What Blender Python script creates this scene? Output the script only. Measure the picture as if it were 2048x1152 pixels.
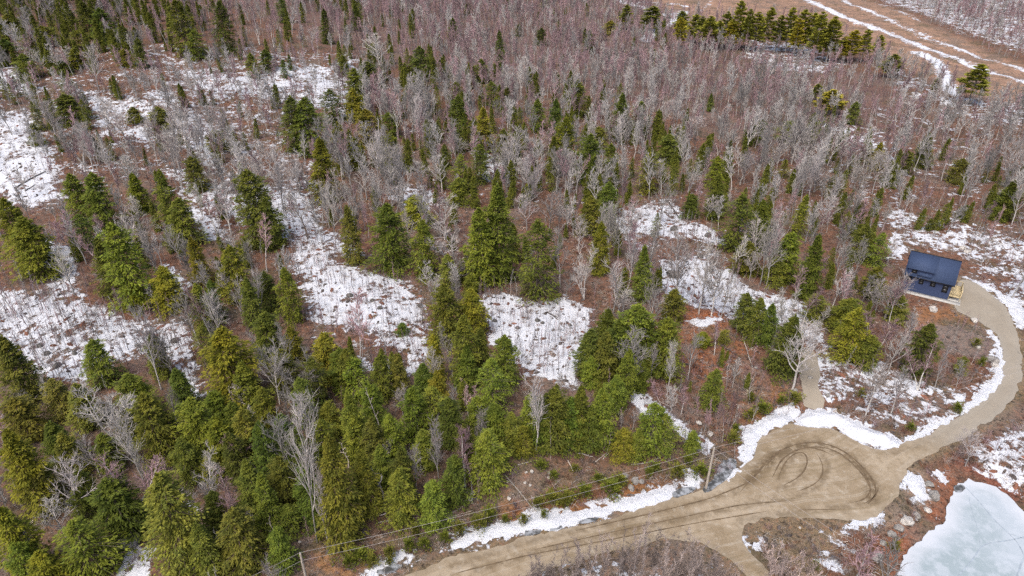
import bpy, math, random, time
import numpy as np
from mathutils import Vector, Matrix
from mathutils.geometry import delaunay_2d_cdt
T0 = time.time()
for o in list(bpy.data.objects): bpy.data.objects.remove(o)
S = bpy.context.scene
C = S.collection
R = np.random.default_rng(11)
random.seed(11)
# ------------------------------------------------------------------ camera, sky, sun, exposure
CAM_H, PITCH, FPX = 70.0, math.radians(30.8), 1384.0
cd = bpy.data.cameras.new('camera'); cd.sensor_width = 36.0; cd.lens = 36.0 * FPX / 2048.0
cd.clip_start = 1.0; cd.clip_end = 9000.0
cam = bpy.data.objects.new('camera', cd); C.objects.link(cam)
cam.location = (0, 0, CAM_H); cam.rotation_euler = (math.pi / 2 - PITCH, 0, 0)
S.camera = cam
SUN_EL, SUN_AZ = math.radians(58), math.radians(-150)   # azimuth: clockwise from +Y
W = bpy.data.worlds.new('World'); S.world = W; W.use_nodes = True
nt = W.node_tree; nt.nodes.clear()
sk = nt.nodes.new('ShaderNodeTexSky'); sk.sky_type = 'NISHITA'; sk.sun_disc = False
sk.sun_elevation = SUN_EL; sk.sun_rotation = SUN_AZ; sk.dust_density = 4.0; sk.air_density = 0.8; sk.ozone_density = 0.4
bg = nt.nodes.new('ShaderNodeBackground'); bg.inputs[1].default_value = 0.15
wo = nt.nodes.new('ShaderNodeOutputWorld')
nt.links.new(sk.outputs[0], bg.inputs[0]); nt.links.new(bg.outputs[0], wo.inputs[0])
sd = bpy.data.lights.new('sun', 'SUN'); sd.energy = 1.3; sd.angle = math.radians(40); sd.color = (1.0, 0.95, 0.88)
sun = bpy.data.objects.new('sun', sd); C.objects.link(sun)
sv = Vector((math.sin(SUN_AZ) * math.cos(SUN_EL), math.cos(SUN_AZ) * math.cos(SUN_EL), math.sin(SUN_EL)))
sun.rotation_euler = (-sv).to_track_quat('-Z', 'Y').to_euler(); sun.location = sv * 300
S.view_settings.view_transform = 'Standard'; S.view_settings.look = 'None'
S.view_settings.exposure = 0.55; S.view_settings.gamma = 1.0
S.view_settings.use_curve_mapping = False
S.cycles.max_bounces = 6; S.cycles.diffuse_bounces = 2; S.cycles.glossy_bounces = 2; S.cycles.transparent_max_bounces = 4
S.cycles.use_denoising = False

# ------------------------------------------------------------------ helpers: terrain and projection
def ss(a, b, x):
    t = np.clip((np.asarray(x, float) - a) / (b - a), 0, 1); return t * t * (3 - 2 * t)
def seg_dist(P, poly, closed=True):
    """distance of points P (n,2) to a polyline, and inside flag"""
    A = np.asarray(poly, float); B = np.roll(A, -1, 0)
    if not closed: A, B = A[:-1], B[:-1]
    d = np.full(len(P), 1e9); ins = np.zeros(len(P), bool)
    lo = A.min(0) - 60; hi = A.max(0) + 60
    m = np.all((P > lo) & (P < hi), 1); Q = P[m]
    if not len(Q): return d, ins
    dd = np.full(len(Q), 1e9); ii = np.zeros(len(Q), bool)
    for a, b in zip(A, B):
        ab = b - a; t = np.clip(((Q - a) @ ab) / max(ab @ ab, 1e-9), 0, 1)
        dd = np.minimum(dd, np.hypot(*(Q - a - t[:, None] * ab).T))
        if closed:
            c = (a[1] > Q[:, 1]) != (b[1] > Q[:, 1])
            with np.errstate(divide='ignore', invalid='ignore'):
                xx = (b[0] - a[0]) * (Q[:, 1] - a[1]) / (b[1] - a[1]) + a[0]
            ii ^= c & (Q[:, 0] < xx)
    d[m] = dd; ins[m] = ii
    return d, ins
def sdf(P, poly):
    d, i = seg_dist(P, poly); return np.where(i, -d, d)
CP, SP = math.cos(PITCH), math.sin(PITCH)
def ray(px, py):
    u = (np.asarray(px, float) - 1024) / FPX; v = (np.asarray(py, float) - 576) / FPX
    return u, CP - v * SP, -(SP + v * CP)          # per unit depth along the optical axis
def plane_pt(px, py, z=0.0):
    dx, dy, dz = ray(px, py); t = (z - CAM_H) / dz
    return np.stack([dx * t, dy * t], -1)
def to_px(X, Y, Z):
    z = Y * CP - (Z - CAM_H) * SP; up = Y * SP + (Z - CAM_H) * CP
    return 1024 + FPX * X / z, 576 - FPX * up / z, z
def wob(poly, step=0.8, amp=0.4, seed=0, closed=True):
    """resample a polyline and roughen it"""
    A = np.asarray(poly, float); B = np.roll(A, -1, 0)
    if not closed: A, B = A[:-1], B[:-1]
    out = []
    for a, b in zip(A, B):
        n = max(1, int(np.hypot(*(b - a)) / step))
        out += [a + (b - a) * k / n for k in range(n)]
    if not closed: out.append(B[-1])
    P = np.array(out)
    if len(P) > 8:   # smooth corners
        for _ in range(3):
            Q = (np.roll(P, 1, 0) + 2 * P + np.roll(P, -1, 0)) / 4
            if not closed: Q[0], Q[-1] = P[0], P[-1]
            P = Q
    r = np.random.default_rng(seed + 5)
    n = np.zeros((len(P), 2))
    for k, w in ((1, .3), (3, .35), (7, .35)):
        q = r.normal(size=(len(P), 2))
        for _ in range(k * 2): q = (np.roll(q, 1, 0) + q + np.roll(q, -1, 0)) / 3
        n += w * q / q.std()
    if not closed: n[0] = n[-1] = 0
    hf = r.normal(size=(len(P), 2)) * .2
    if not closed: hf[0] = hf[-1] = 0
    return P + amp * (n * .6 + hf)

ROAD_PX = [(790,1166),(815,1152),(900,1118),(1000,1090),(1100,1068),(1200,1045),(1300,1012),(1380,985),(1440,968),(1480,942),(1500,915),(1520,885),(1545,862),(1580,845),(1600,853),(1650,855),(1690,875),(1720,893),(1770,902),(1830,878),(1880,855),(1930,830),(1970,802),(1993,768),(2003,735),(2003,700),(1994,672),(1965,647),(1941,634),(1922,628),(1910,611),(1905,590),(1912,560),(1924,557),(1952,566),(1981,588),(2011,614),(2028,645),(2040,690),(2045,750),(2028,800),(1990,842),(1935,872),(1880,897),(1845,915),(1815,932),(1800,952),(1798,985),(1770,1022),(1735,1038),(1690,1043),(1600,1038),(1530,1040),(1488,1052),(1478,1070),(1490,1095),(1530,1140),(1570,1185),(1520,1190),(1490,1150),(1455,1112),(1420,1092),(1380,1080),(1320,1085),(1240,1098),(1150,1120),(1060,1150),(1000,1175),(900,1225),(760,1290),(640,1260),(700,1210)]
ROAD = plane_pt(*np.array(ROAD_PX).T)
POND_Z = -0.9
POND_PX = [(1800,1165),(1800,1125),(1830,1092),(1860,1066),(1888,1032),(1902,998),(1912,972),(1940,962),(1975,970),(2012,987),(2048,1018),(2090,1060),(2130,1130),(2110,1210),(2000,1260),(1880,1240),(1820,1200)]
POND = plane_pt(*np.array(POND_PX).T, POND_Z)
HOUSE_PX = [(1795,578),(1896,604),(1935,575),(1930,520),(1820,495)]
HPAD = plane_pt(*np.array(HOUSE_PX).T)
_mr = plane_pt(*np.array([(560,1240),(700,1175),(830,1140),(1000,1085),(1200,1040),(1380,980),(1470,935),(1540,855)]).T)
def hgt(X, Y):
    X = np.atleast_1d(np.asarray(X, float)); Y = np.atleast_1d(np.asarray(Y, float))
    P = np.stack([X.ravel(), Y.ravel()], 1); x, y = P.T
    dr = np.maximum(sdf(P, ROAD), 0); dh = np.maximum(sdf(P, HPAD), 0); dp = sdf(P, POND)
    f = ss(0.5, 14, dr) * ss(2, 14, dh) * ss(3, 16, dp)
    n = (.55 * np.sin(x * .11 + 1.3 + .8 * np.sin(y * .06)) * np.sin(y * .09 + .4) + .3 * np.sin(x * .23 + y * .17 + 2) + .2 * np.sin(x * .41 - y * .37)
         + .9 * np.sin(x * .035 + .5) * np.sin(y * .03 + 1.))
    dm, _ = seg_dist(P, _mr, False)
    side = y > np.interp(x, np.sort(_mr[:, 0]), _mr[np.argsort(_mr[:, 0]), 1])
    bank = np.where(side, 1.9 * ss(4.5, 14, np.minimum(dm, 60)), 0) * ss(70, 30, x) * ss(.5, 8, dr)
    ditch = -.35 * np.where(side, np.exp(-((dm - 4.6) / 1.3) ** 2), 0) * ss(.1, 1.5, dr)
    hill = 15 * ss(120, 320, y) * ss(40, -150, x)
    h = hill + n * f + bank + ditch
    pd = ss(6.5, -.5, dp)
    h = h * (1 - pd) + (POND_Z - .12) * pd
    return h.reshape(X.shape)
def gnd(px, py):
    """world points (n,3) of picture pixels on the terrain"""
    px = np.atleast_1d(np.asarray(px, float)); py = np.atleast_1d(np.asarray(py, float))
    dx, dy, dz = ray(px, py); t = -CAM_H / dz
    for _ in range(14):
        h = hgt(dx * t, dy * t); t = .4 * t + .6 * (h - CAM_H) / dz
    return np.stack([dx * t, dy * t, hgt(dx * t, dy * t)], -1)
def gp(pts): return gnd(*np.array(pts, float).T)[:, :2]

# ------------------------------------------------------------------ helpers: materials
def mat(name):
    m = bpy.data.materials.new(name); m.use_nodes = True
    n = m.node_tree.nodes; n.clear()
    o = n.new('ShaderNodeOutputMaterial'); b = n.new('ShaderNodeBsdfPrincipled')
    m.node_tree.links.new(b.outputs[0], o.inputs[0])
    b.inputs['Specular IOR Level'].default_value = .25
    return m, m.node_tree, b
class G:
    """tiny node builder"""
    def __init__(s, t): s.t = t
    def n(s, typ, **k):
        x = s.t.nodes.new(typ)
        for a, v in k.items(): setattr(x, a, v)
        return x
    def l(s, a, b): s.t.links.new(a, b)
    def noise(s, vec, scale, detail=4, rough=.55, dist=0.):
        x = s.n('ShaderNodeTexNoise'); s.l(vec, x.inputs['Vector'])
        x.inputs['Scale'].default_value = scale; x.inputs['Detail'].default_value = detail
        x.inputs['Roughness'].default_value = rough; x.inputs['Distortion'].default_value = dist
        return x.outputs[0]
    def math(s, op, a, b=0., c=None, clamp=False):
        x = s.n('ShaderNodeMath', operation=op, use_clamp=clamp)
        for i, v in enumerate((a, b) if c is None else (a, b, c)):
            if hasattr(v, 'links'): s.l(v, x.inputs[i])
            else: x.inputs[i].default_value = v
        return x.outputs[0]
    def ramp(s, v, a, b, lo=0., hi=1.):
        x = s.n('ShaderNodeMapRange', interpolation_type='SMOOTHSTEP'); s.l(v, x.inputs[0])
        for i, q in zip((1, 2, 3, 4), (a, b, lo, hi)):
            if hasattr(q, 'links'): s.l(q, x.inputs[i])
            else: x.inputs[i].default_value = q
        return x.outputs[0]
    def mix(s, f, a, b, mode='MIX'):
        x = s.n('ShaderNodeMix', data_type='RGBA', blend_type=mode)
        for i, v in ((0, f), (6, a), (7, b)):
            if hasattr(v, 'links'): s.l(v, x.inputs[i])
            elif i == 0: x.inputs[i].default_value = v
            else: x.inputs[i].default_value = (*v, 1)
        return x.outputs[2]
    def attr(s, name, color=False):
        x = s.n('ShaderNodeAttribute', attribute_name=name); return x.outputs[0 if color else 2]
    def pos(s): return s.n('ShaderNodeNewGeometry').outputs['Position']
    def obj(s): return s.n('ShaderNodeTexCoord').outputs['Object']
    def bump(s, h, b, strength=.5, dist=.1):
        x = s.n('ShaderNodeBump'); s.l(h, x.inputs['Height']); x.inputs['Strength'].default_value = strength
        x.inputs['Distance'].default_value = dist; s.l(x.outputs[0], b.inputs['Normal'])
def simple(name, col, var=.25, scale=3., rough=.8, bump=0., coords='obj', rnd=0., spec=.25):
    m, t, b = mat(name); g = G(t); v = g.obj() if coords == 'obj' else g.pos()
    n = g.noise(v, scale, 5, .6)
    c = g.mix(g.ramp(n, .3, .7), tuple(x * (1 - var) for x in col), tuple(min(1, x * (1 + var)) for x in col))
    if rnd:
        oi = g.n('ShaderNodeObjectInfo')
        k = g.math('MULTIPLY_ADD', oi.outputs['Random'], 2 * rnd, 1 - rnd)
        h = g.n('ShaderNodeHueSaturation'); g.l(k, h.inputs['Value']); g.l(c, h.inputs['Color']); c = h.outputs[0]
    g.l(c, b.inputs['Base Color']); b.inputs['Roughness'].default_value = rough; b.inputs['Specular IOR Level'].default_value = spec
    if bump: g.bump(g.noise(v, scale * 3, 4), b, bump, .05)
    return m

def m_ground():
    m, t, b = mat('forest_ground'); g = G(t); p = g.pos()
    d = g.attr('snow'); lit = g.attr('litter', True)
    big = g.noise(p, .2, 5, .65, .5); fine = g.noise(p, .75, 8, .72, .4)
    # litter colour
    n1 = g.noise(p, .22, 6, .68, .5); n2 = g.noise(p, 1.3, 8, .82, .3); n3 = g.noise(p, 4.5, 5, .8); n4 = g.noise(p, .6, 6, .7, .5); n5 = g.noise(p, .07, 5, .65, .6)
    c = g.mix(g.math('MULTIPLY', g.ramp(n1, .44, .6), .75), lit, g.mix(.5, lit, (.075, .062, .05)))
    c = g.mix(g.math('MULTIPLY', g.ramp(n5, .5, .6), .6), c, (.185, .15, .125))
    c = g.mix(g.math('MULTIPLY', g.ramp(g.noise(p, .11, 6, .7, .8), .53, .6), .6), c, (.105, .092, .05))
    c = g.mix(g.math('MULTIPLY', g.ramp(n4, .54, .64), .6), c, (.19, .155, .125))
    c = g.mix(g.math('MULTIPLY', g.ramp(n2, .52, .62), .8), c, g.mix(.45, c, (.42, .17, .09)))
    c = g.mix(g.math('MULTIPLY', g.ramp(n2, .49, .40), .88), c, (.03, .022, .018))
    c = g.mix(g.math('MULTIPLY', g.ramp(n3, .55, .64), .7), c, (.34, .27, .22))
    c = g.mix(g.math('MULTIPLY', g.ramp(n3, .46, .38), .6), c, (.04, .03, .025))
    # snow where the cover is thick enough
    f = g.math('ADD', g.math('MULTIPLY', big, .42), g.math('MULTIPLY', fine, .58))
    thr = g.math('MULTIPLY_ADD', d, .36, .30)
    k = g.ramp(g.math('SUBTRACT', thr, f), -.012, .02)
    sn = g.mix(g.ramp(g.noise(p, 2.2, 5, .65), .3, .7), (.56, .585, .63), (.70, .715, .745))
    speck = g.math('MULTIPLY', g.ramp(g.noise(p, 2.6, 5, .7), .58, .68), .4)
    sn = g.mix(speck, sn, (.27, .24, .24))
    col = g.mix(k, c, sn)
    g.l(col, b.inputs['Base Color']); b.inputs['Roughness'].default_value = .9; b.inputs['Specular IOR Level'].default_value = .1
    h = g.math('ADD', g.math('MULTIPLY', k, .35), g.math('MULTIPLY', n2, .5))
    g.bump(h, b, .6, .35)
    return m
def m_gravel():
    m, t, b = mat('gravel'); g = G(t); p = g.pos()
    n1 = g.noise(p, .12, 6, .62, .6); n2 = g.noise(p, .9, 6, .65, .5); n3 = g.noise(p, 9, 3, .7)
    c = g.mix(g.ramp(n1, .36, .64), (.26, .198, .125), (.385, .315, .225))
    c = g.mix(g.math('MULTIPLY', g.ramp(n2, .5, .68), .6), c, (.22, .165, .1))
    c = g.mix(g.math('MULTIPLY', g.ramp(n2, .46, .32), .5), c, (.47, .42, .34))
    c = g.mix(g.math('MULTIPLY', g.ramp(n3, .55, .75), .4), c, (.5, .47, .42))
    cr = g.n('ShaderNodeCombineXYZ'); g.l(g.attr('cross'), cr.inputs[0]); g.l(g.math('MULTIPLY', g.noise(p, .06, 2, .5), 1.2), cr.inputs[1])
    rut = g.noise(cr.outputs[0], 1.5, 5, .65)
    c = g.mix(g.math('MULTIPLY', g.ramp(rut, .52, .66), .55), c, (.2, .155, .085)); c = g.mix(g.math('MULTIPLY', g.ramp(rut, .47, .34), .5), c, (.45, .40, .32))
    mud = g.math('MULTIPLY', g.attr('mud'), g.ramp(g.noise(p, .8, 6, .7, .6), .36, .56)); c = g.mix(g.math('MULTIPLY', mud, .85), c, (.125, .09, .052))
    gr = g.attr('grey'); c = g.mix(g.math('MULTIPLY', gr, .7), c, (.33, .30, .25))
    g.l(c, b.inputs['Base Color']); b.inputs['Roughness'].default_value = .95; b.inputs['Specular IOR Level'].default_value = .1
    g.bump(g.math('ADD', n2, g.math('MULTIPLY', n3, .4)), b, .4, .12)
    return m
def m_foliage(name, a, bcol):
    m, t, b = mat(name); g = G(t); oi = g.n('ShaderNodeObjectInfo'); v = g.obj()
    n = g.noise(v, .9, 3, .6); n2 = g.noise(v, 6., 2, .6)
    c = g.mix(g.ramp(n, .36, .64), a, bcol)
    c = g.mix(g.math('MULTIPLY', g.ramp(n2, .5, .7), .55), c, tuple(x * 1.6 for x in bcol))
    c = g.mix(1., c, oi.outputs['Color'], 'MULTIPLY')
    g.l(c, b.inputs['Base Color']); b.inputs['Roughness'].default_value = .75; b.inputs['Specular IOR Level'].default_value = .2
    return m
def m_bark(name, col, dark, rnd=.42):
    m, t, b = mat(name); g = G(t); v = g.obj(); oi = g.n('ShaderNodeObjectInfo')
    sc = g.n('ShaderNodeMapping'); g.l(v, sc.inputs[0]); sc.inputs['Scale'].default_value = (1, 1, .35)
    n = g.noise(sc.outputs[0], 2.3, 5, .7)
    c = g.mix(g.ramp(n, .42, .66), col, dark)
    h = g.n('ShaderNodeHueSaturation'); g.l(c, h.inputs['Color'])
    g.l(g.math('MULTIPLY_ADD', oi.outputs['Random'], 2 * rnd, 1 - rnd), h.inputs['Value'])
    c = g.mix(1., h.outputs[0], oi.outputs['Color'], 'MULTIPLY')
    g.l(c, b.inputs['Base Color']); b.inputs['Roughness'].default_value = .85; b.inputs['Specular IOR Level'].default_value = .15
    return m
def m_snow(name='packed_snow', dirt=.5):
    m, t, b = mat(name); g = G(t); p = g.pos()
    n = g.noise(p, .9, 6, .7, .3); n2 = g.noise(p, 4, 5, .7)
    c = g.mix(g.ramp(n2, .3, .7), (.58, .605, .65), (.73, .745, .77))
    c = g.mix(g.math('MULTIPLY', g.ramp(n, .56, .7), dirt), c, (.36, .31, .26))
    c = g.mix(g.math('MULTIPLY', g.ramp(n2, .6, .72), dirt * .8), c, (.3, .27, .25))
    g.l(c, b.inputs['Base Color']); b.inputs['Roughness'].default_value = .7
    g.bump(g.math('ADD', n, g.math('MULTIPLY', n2, .6)), b, .7, .35)
    return m
def m_ice():
    m, t, b = mat('pond_ice'); g = G(t); p = g.pos()
    n = g.noise(p, .1, 5, .6, .5); n2 = g.noise(p, .7, 6, .7); n3 = g.noise(p, 5, 4, .7)
    c = g.mix(g.ramp(n, .42, .62), (.43, .485, .525), (.31, .375, .395))
    c = g.mix(g.math('MULTIPLY', g.ramp(n2, .45, .65), .55), c, (.52, .565, .61))
    c = g.mix(g.math('MULTIPLY', g.ramp(n3, .55, .75), .3), c, (.6, .63, .68))
    ed = g.attr('edge'); c = g.mix(g.math('MULTIPLY', ed, .7), c, (.62, .64, .68))
    g.l(c, b.inputs['Base Color']); b.inputs['Roughness'].default_value = .45
    g.bump(n2, b, .15, .1)
    return m
def m_rock(name='granite', k=1.):
    m, t, b = mat(name); g = G(t); v = g.obj(); oi = g.n('ShaderNodeObjectInfo')
    n = g.noise(v, 1.6, 6, .7); n2 = g.noise(v, 7, 4, .7)
    c = g.mix(g.ramp(n, .35, .65), (.2 * k, .19 * k, .18 * k), (.40 * k, .385 * k, .36 * k))
    c = g.mix(g.math('MULTIPLY', g.ramp(n2, .55, .7), .5), c, (.1, .1, .085))
    c = g.mix(1., c, oi.outputs['Color'], 'MULTIPLY')
    g.l(c, b.inputs['Base Color']); b.inputs['Roughness'].default_value = .9
    g.bump(n2, b, .6, .15)
    return m
M = dict(
    ground=m_ground(), gravel=m_gravel(), snow=m_snow(), ice=m_ice(), rock=m_rock(),
    hem=m_foliage('evergreen_needles', (.084, .104, .016), (.185, .192, .025)),
    pine=m_foliage('pine_needles', (.19, .19, .032), (.34, .31, .045)),
    bark=m_bark('grey_bark', (.48, .455, .425), (.2, .185, .17)), hbark=m_bark('evergreen_bark', (.2, .15, .12), (.1, .08, .065)),
    twig=m_bark('bare_twigs', (.45, .425, .40), (.29, .265, .25)), pinktwig=m_bark('reddish_twigs', (.40, .275, .285), (.235, .155, .16)), stem=m_bark('sapling_stem', (.2, .165, .16), (.1, .08, .08)),
    birch=m_bark('birch_bark', (.74, .72, .67), (.3, .27, .24), .12), darktwig=m_bark('alder_twigs', (.40, .335, .305), (.22, .18, .165)),
    dead=m_bark('weathered_wood', (.55, .5, .44), (.3, .26, .22)), darkwood=m_bark('wet_log_bark', (.13, .11, .1), (.06, .05, .05)),
    redbrush=m_bark('red_brown_brush', (.22, .10, .065), (.12, .06, .045), .35), straw=m_bark('dry_grass', (.38, .26, .13), (.2, .12, .06), .3),
)

# ------------------------------------------------------------------ helpers: objects
def mesh(name, V, F, m=None, attrs=None, smooth=False):
    me = bpy.data.meshes.new(name)
    V = np.asarray(V, np.float32)
    if isinstance(F, np.ndarray):
        k = F.shape[1]; me.vertices.add(len(V)); me.vertices.foreach_set('co', V.ravel())
        me.loops.add(F.size); me.loops.foreach_set('vertex_index', F.astype(np.int32).ravel())
        me.polygons.add(len(F)); me.polygons.foreach_set('loop_start', np.arange(0, F.size, k, dtype=np.int32))
        me.update(calc_edges=True)
    else:
        me.from_pydata(V.tolist(), [], F); me.update()
    for a, v in (attrs or {}).items():
        v = np.asarray(v, np.float32)
        if v.ndim == 1: me.attributes.new(a, 'FLOAT', 'POINT').data.foreach_set('value', v)
        else: me.attributes.new(a, 'FLOAT_COLOR', 'POINT').data.foreach_set('color', np.c_[v, np.ones(len(v))].astype(np.float32).ravel())
    if smooth: me.polygons.foreach_set('use_smooth', np.ones(len(me.polygons), bool))
    if m: me.materials.append(m)
    return me
def link(name, me, parent=None):
    o = bpy.data.objects.new(name, me); C.objects.link(o)
    if parent is not None: o.parent = parent
    return o
def tag(o, label=None, cat=None, group=None, kind=None):
    if label: o['label'] = label
    if cat: o['category'] = cat
    if group: o['group'] = group
    if kind: o['kind'] = kind
    return o
def thing(name, label, cat, loc, rz=0., group=None):
    o = bpy.data.objects.new(name, None); C.objects.link(o); o.empty_display_size = .3
    o.location = loc; o.rotation_euler = (0, 0, rz); return tag(o, label, cat, group)
def tubes(P, Rr, k=3):
    """batch of tubes: P (N,m,3), Rr (N,m) -> verts, quads"""
    P = np.asarray(P, float); Rr = np.asarray(Rr, float); N, m, _ = P.shape
    d = P[:, -1] - P[:, 0]; d /= np.linalg.norm(d, axis=1, keepdims=True) + 1e-9
    ref = np.where(np.abs(d[:, 2:3]) > .9, [[1., 0, 0]], [[0, 0, 1.]])
    u = np.cross(d, ref); u /= np.linalg.norm(u, axis=1, keepdims=True); w = np.cross(d, u)
    a = np.arange(k) * 2 * np.pi / k
    ring = u[:, None, :] * np.cos(a)[None, :, None] + w[:, None, :] * np.sin(a)[None, :, None]
    V = P[:, :, None, :] + Rr[:, :, None, None] * ring[:, None]
    idx = np.arange(N * m * k).reshape(N, m, k)
    j = (np.arange(k) + 1) % k
    F = np.stack([idx[:, :-1], idx[:, :-1][..., j], idx[:, 1:][..., j], idx[:, 1:]], -1).reshape(-1, 4)
    return V.reshape(-1, 3), F
def join(parts):
    Vs, Fs, n = [], [], 0
    for V, F in parts:
        Vs.append(V); Fs.append(F + n); n += len(V)
    return np.concatenate(Vs), np.concatenate(Fs)
def boxes(L):
    """list of (x0,y0,z0,x1,y1,z1) -> verts, quads"""
    B = np.array(L, float); i = np.array([[0,1,2],[3,1,2],[3,4,2],[0,4,2],[0,1,5],[3,1,5],[3,4,5],[0,4,5]])
    V = B[:, i].reshape(-1, 3); f = np.array([[0,3,2,1],[4,5,6,7],[0,1,5,4],[1,2,6,5],[2,3,7,6],[3,0,4,7]])
    return V, (f[None] + 8 * np.arange(len(B))[:, None, None]).reshape(-1, 4)
def sheet(name, poly, spacing, m, lift, profile=None, kind='structure', attrf=None, zf=None, seed=0):
    """a ground-following sheet filled inside a rough polygon; PROFILE raises it by the distance from its edge"""
    P = np.asarray(poly, float); lo, hi = P.min(0), P.max(0)
    gx, gy = np.meshgrid(np.arange(lo[0], hi[0], spacing), np.arange(lo[1], hi[1], spacing))
    Q = np.stack([gx.ravel(), gy.ravel()], 1); Q += np.random.default_rng(seed).uniform(-.2, .2, Q.shape) * spacing
    Q = Q[sdf(Q, P) < -.35 * spacing]
    n = len(P); V2 = [Vector(p) for p in np.concatenate([P, Q])]
    r = delaunay_2d_cdt(V2, [], [list(range(n))], 1, 1e-4)
    V = np.array([(v.x, v.y) for v in r[0]]); F = [list(f) for f in r[2]]
    d, _ = seg_dist(V, P)
    z = (hgt(V[:, 0], V[:, 1]) if zf is None else zf(V)) + lift
    if profile is not None: z = z + profile(d, V)
    F = [f if ((V[f[1]][0]-V[f[0]][0])*(V[f[2]][1]-V[f[0]][1]) - (V[f[1]][1]-V[f[0]][1])*(V[f[2]][0]-V[f[0]][0])) > 0 else f[::-1] for f in F]
    me = mesh(name, np.c_[V, z], np.array(F), m, attrf(d, V) if attrf else None, True)
    return tag(link(name, me), kind=kind)

# ------------------------------------------------------------------ the ground
def grade(lo, hi, c0, c1, s, grow):
    a = list(np.arange(c0, c1, s)); st = s; x = c1
    while x < hi: a.append(x); st *= grow; x += st
    a.append(hi); st = s; x = c0 - s; b = []
    while x > lo: b.append(x); st *= grow; x -= st
    b.append(lo); return np.array(b[::-1] + a)
gx = grade(-2600, 2600, -105, 125, .7, 1.035); gy = grade(-300, 4000, 52, 200, .7, 1.02)
XX, YY = np.meshgrid(gx, gy); GP = np.stack([XX.ravel(), YY.ravel()], 1)
GZ = hgt(GP[:, 0], GP[:, 1])
PX, PY, PZ = to_px(GP[:, 0], GP[:, 1], GZ)
ok = PZ > 10; PX = np.where(ok, PX, -9e3); PY = np.where(ok, PY, 9e3)
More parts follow.
